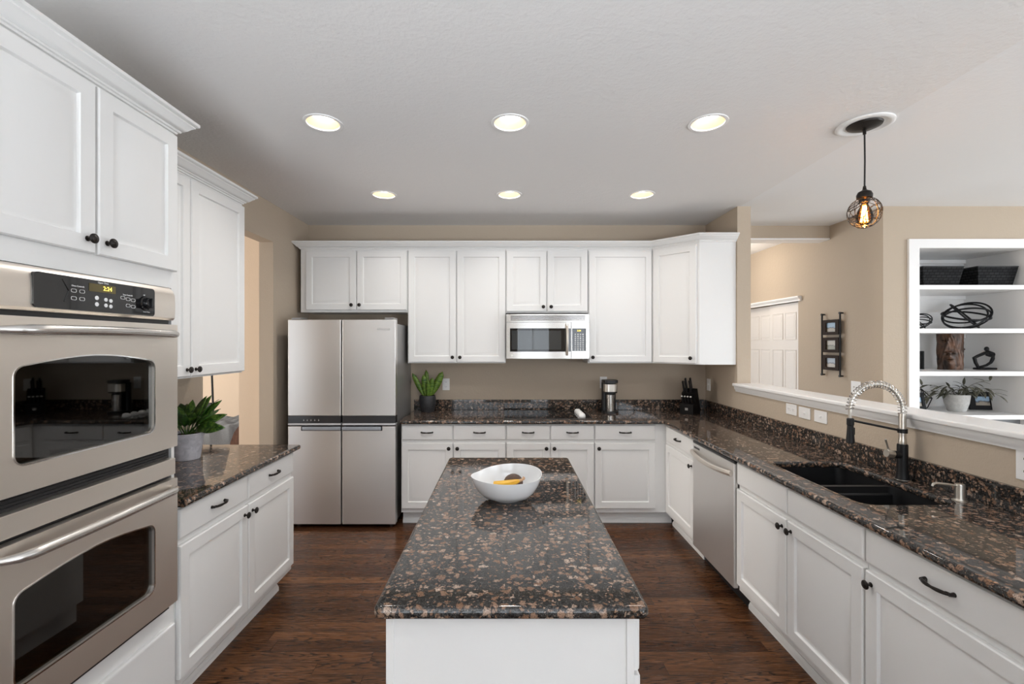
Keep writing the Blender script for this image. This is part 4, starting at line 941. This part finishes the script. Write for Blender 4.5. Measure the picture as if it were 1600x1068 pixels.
# abstract seated figure
b = MB(); b.box(-0.075, 0.095, -0.035, 0.035, 0.0, 0.018, 0.006)
b.tube([(-0.055, 0, 0.018), (-0.08, 0, 0.065), (-0.092, 0, 0.108), (-0.06, 0, 0.125), (0.0, 0, 0.150), (0.035, 0, 0.160)], [0.012, 0.013, 0.015, 0.014, 0.015, 0.014], 8)
b.tube([(0.035, 0, 0.160), (0.085, 0, 0.140), (0.088, 0, 0.115), (0.06, 0, 0.065), (0.02, 0, 0.040), (-0.04, 0, 0.022)], [0.018, 0.020, 0.016, 0.012, 0.011, 0.012], 8)
b.tube([(0.02, 0, 0.16), (0.028, 0, 0.135), (0.055, 0, 0.128), (0.08, 0, 0.135)], [0.012, 0.013, 0.013, 0.012], 8)
b.ball((0.022, 0, 0.190), 0.020, (0.9, 0.9, 1.1), 14); b.tube([(0.03, 0, 0.18), (0.045, 0, 0.155)], 0.009, 8)
tag(b.build('seated_figure', M_MATTE, loc=(4.405, 4.2, SH[2]+0.0005), ang=60), 'black abstract seated figure beside the tree carving', 'sculpture')
tag(MB().box(-0.006, 0.006, -0.07, 0.07, 0, 0.17, 0.002).build('slim_book', M_FRAMEB, loc=(3.893, 4.32, SH[2]+0.0005)), 'thin dark upright edge at the frame side of the third shelf', 'book')
def stand_frame(loc, rz, w, h, label, tilt=-0.16):
    t = thing('photo_frame', label, 'photo frame', loc, rz, 'photo frames on the bottom shelf')
    Q = Matrix.Rotation(tilt, 4, 'X')
    MB().plate([(-w/2, 0), (w/2, 0), (w/2, h), (-w/2, h)], [[(-w*0.27, h*0.24), (w*0.27, h*0.24), (w*0.27, h*0.74), (-w*0.27, h*0.74)]], 'y', -0.008, 0.008, M=Q).build('frame', M_FRAMEB, t)
    MB().box(-w*0.28, w*0.28, 0.001, 0.004, h*0.23, h*0.75, M=Q).build('photo', M_PH1, t)
    MB().box(-0.02, 0.02, 0.004, 0.008, 0.002, h*0.7, M=Matrix.Translation((0, 0.06, 0)) @ Matrix.Rotation(0.2, 4, 'X')).build('easel_back', M_FRAMEB, t)
stand_frame((4.42, 4.22, SH[3]+0.002), math.radians(-6), 0.235, 0.165, 'black photo frame with a seaside print, behind the trailing plant')
stand_frame((3.778, 4.16, SH[3]+0.002), math.radians(12), 0.13, 0.165, 'dark photo frame mostly hidden by the shelf frame and the leaves')
b = MB(); P = [Vector((0.085*math.cos(2*PI*k/5+0.4), 0.07*math.sin(2*PI*k/5+0.4), 0.10)) for k in range(5)]; Q_ = [Vector((0.05*math.cos(2*PI*k/5+0.9), 0.04*math.sin(2*PI*k/5+0.9), 0.004)) for k in range(5)]; top = Vector((0.0, 0.0, 0.185))
for k in range(5):
    for p, q in ((P[k], P[(k+1) % 5]), (P[k], top), (P[k], Q_[k]), (Q_[k], Q_[(k+1) % 5])): b.tube([p, q], 0.004, 6)
tag(b.build('wire_terrarium', M_MATTE, loc=(3.955, 4.345, SH[3]+0.0005)), 'black wire geometric ornament behind the trailing plant leaves', 'ornament')
bp = thing('trailing_plant', 'olive grass-leaved plant in a pale pot, bottom shelf', 'plant', (4.11, 4.16, SH[3]+0.0005))
MB().lathe([(0, 0), (0.060, 0), (0.066, 0.006), (0.086, 0.075), (0.094, 0.145), (0.094, 0.152), (0.088, 0.150), (0.082, 0.135), (0, 0.13)], seg=36).build('pot', M_POTW, bp)
MB().lathe([(0, 0.1305), (0.081, 0.1355), (0, 0.139)], seg=20).build('soil', M_SOIL, bp)
rq = random.Random(21); nl = 0
for k in range(13):
    a = 2*PI*k/13+rq.uniform(-0.2, 0.2); sp = []; p = Vector((0.03*math.cos(a), 0.02*math.sin(a), 0.135)); reach = rq.uniform(0.7, 1.0)
    d = Vector((math.cos(a)*0.75, math.sin(a)*0.45, rq.uniform(0.35, 0.9))).normalized(); sp.append(p.copy())
    for i in range(8):
        p = p + d*0.034*reach; d = (d-Vector((0, 0, 0.17))).normalized(); sp.append(p.copy())
    MB().tube(sp, 0.0018, 5).build('stem', M_BAMB, bp)
    for i in range(2, 9):
        if nl >= 96: break
        q = sp[i]; b2 = rq.uniform(0, 2*PI); dd = Vector((math.cos(a)+0.9*math.cos(b2), 0.5*math.sin(a)+0.6*math.sin(b2), rq.uniform(-0.5, 0.5))).normalized()
        leaf(bp, M_BAMB, q, dd, rq.uniform(0.065, 0.105), 0.021, 0.7, n=5); nl += 1
# hanging photo ladder on the hall wall (local: x from far to near, front at -y)
hp = thing('hanging_photo_frames', 'three square photos on a black hanging ladder, hall wall', 'photo frame', (HX, 4.51, 0), RZ)
b = MB()
for x, e in ((-0.125, 1), (0.125, -1)):
    b.tube([(x, -0.03, 1.865), (x, -0.03, 1.262)], 0.008, 8)
    for z in (1.868, 1.26): b.tube([(x, -0.001, z), (x, -0.025, z), (x-0.0*e, -0.038, z)], [0.007, 0.009, 0.012], 8)
b.build('rail', M_MATTE, hp)
for z, m in ((1.735, M_PH1), (1.56, M_PH2), (1.385, M_PH3)):
    f = MB().plate([(-0.112, z-0.074), (0.112, z-0.074), (0.112, z+0.074), (-0.112, z+0.074)], [[(-0.066, z-0.045), (0.066, z-0.045), (0.066, z+0.045), (-0.066, z+0.045)]], 'y', -0.036, -0.018).build('frame', M_FRAMEW, hp)
    MB().box(-0.067, 0.067, -0.024, -0.020, z-0.046, z+0.046).build('photo', m, f)

# ------------------------------------------------------------------ seen through the doorway
ch = thing('lounge_chair', 'grey tufted lounge chair with a walnut shell beyond the doorway', 'chair', (-3.28, 5.25, 0), math.radians(8))
t = bmesh.new(); nx, ny = 28, 20; G = []
for j in range(ny+1):
    row = []
    for i in range(nx+1):
        u, v = i/nx, j/ny; x = -0.36+0.92*u; y = -0.28+0.56*v
        dim = (math.cos(u*PI*10)*math.cos(v*PI*6)); z = 0.70+0.03*dim-0.05*(abs(2*v-1)**6)-0.06*(abs(2*u-1)**8)
        row.append(t.verts.new((x, y, z)))
    G.append(row)
for j in range(ny):
    for i in range(nx): t.faces.new((G[j][i], G[j][i+1], G[j+1][i+1], G[j+1][i]))
g = bmesh.ops.extrude_face_region(t, geom=t.faces[:]); bmesh.ops.translate(t, vec=(0, 0, -0.22), verts=[q for q in g['geom'] if isinstance(q, bmesh.types.BMVert)])
bmesh.ops.recalc_face_normals(t, faces=t.faces)
MB().add(t).build('cushion', M_GFAB, ch, 60)
b = MB(); pr = []
for i in range(15):
    a = PI*0.5+PI*0.55*i/14; pr.append((0.30+0.20*math.cos(a), 0.42+0.26*math.sin(a)))
outer = pr+[(0.40, 0.17), (0.40, 0.68)]
b.prism([(0.21, 0.36), (0.225, 0.50), (0.265, 0.61), (0.33, 0.70), (0.42, 0.742), (0.60, 0.75), (0.60, 0.36)], 'y', -0.33, -0.31)
b.prism([(0.21, 0.36), (0.225, 0.50), (0.265, 0.61), (0.33, 0.70), (0.42, 0.742), (0.60, 0.75), (0.60, 0.36)], 'y', 0.31, 0.33)
b.box(0.58, 0.60, -0.31, 0.31, 0.36, 0.75); b.build('shell', M_WALNUT, ch)
MB().box(-0.34, 0.56, -0.29, 0.27, 0.36, 0.475, 0.03).build('seat', mat('tan_leather', (0.30, 0.19, 0.11), 0.5), ch)
b = MB(); b.tube([(0, 0, 0.36), (0, 0, 0.06)], 0.03, 12)
for k in range(5): b.tube([(0, 0, 0.06), (0.28*math.cos(k*1.257), 0.28*math.sin(k*1.257), 0.015)], [0.022, 0.014], 8)
b.tube([(0.0, -0.34, 0.40), (0.06, -0.345, 0.44), (0.10, -0.345, 0.36)], 0.012, 8); b.build('base', M_CHROME, ch)
fl = thing('floor_lamp', 'thin black floor lamp beyond the doorway', 'lamp', (-3.55, 5.5, 0))
MB().lathe([(0, 0), (0.14, 0), (0.14, 0.012), (0.02, 0.02), (0, 0.02)]).build('base', M_MATTE, fl)
MB().tube([(0.02, 0, 0.015), (0.0, 0, 0.8), (-0.035, 0, 1.75)], 0.012, 8).build('pole', M_MATTE, fl)
MB().box(-0.075, -0.012, -0.02, 0.02, 0.70, 0.86, 0.006).build('control_box', M_MATTE, fl)
MB().lathe([(0.20, 1.55), (0.14, 1.85), (0.13, 1.85), (0.19, 1.55)], (-0.03, 0, 0), cap=False).build('lamp_shade', M_POTW, fl)
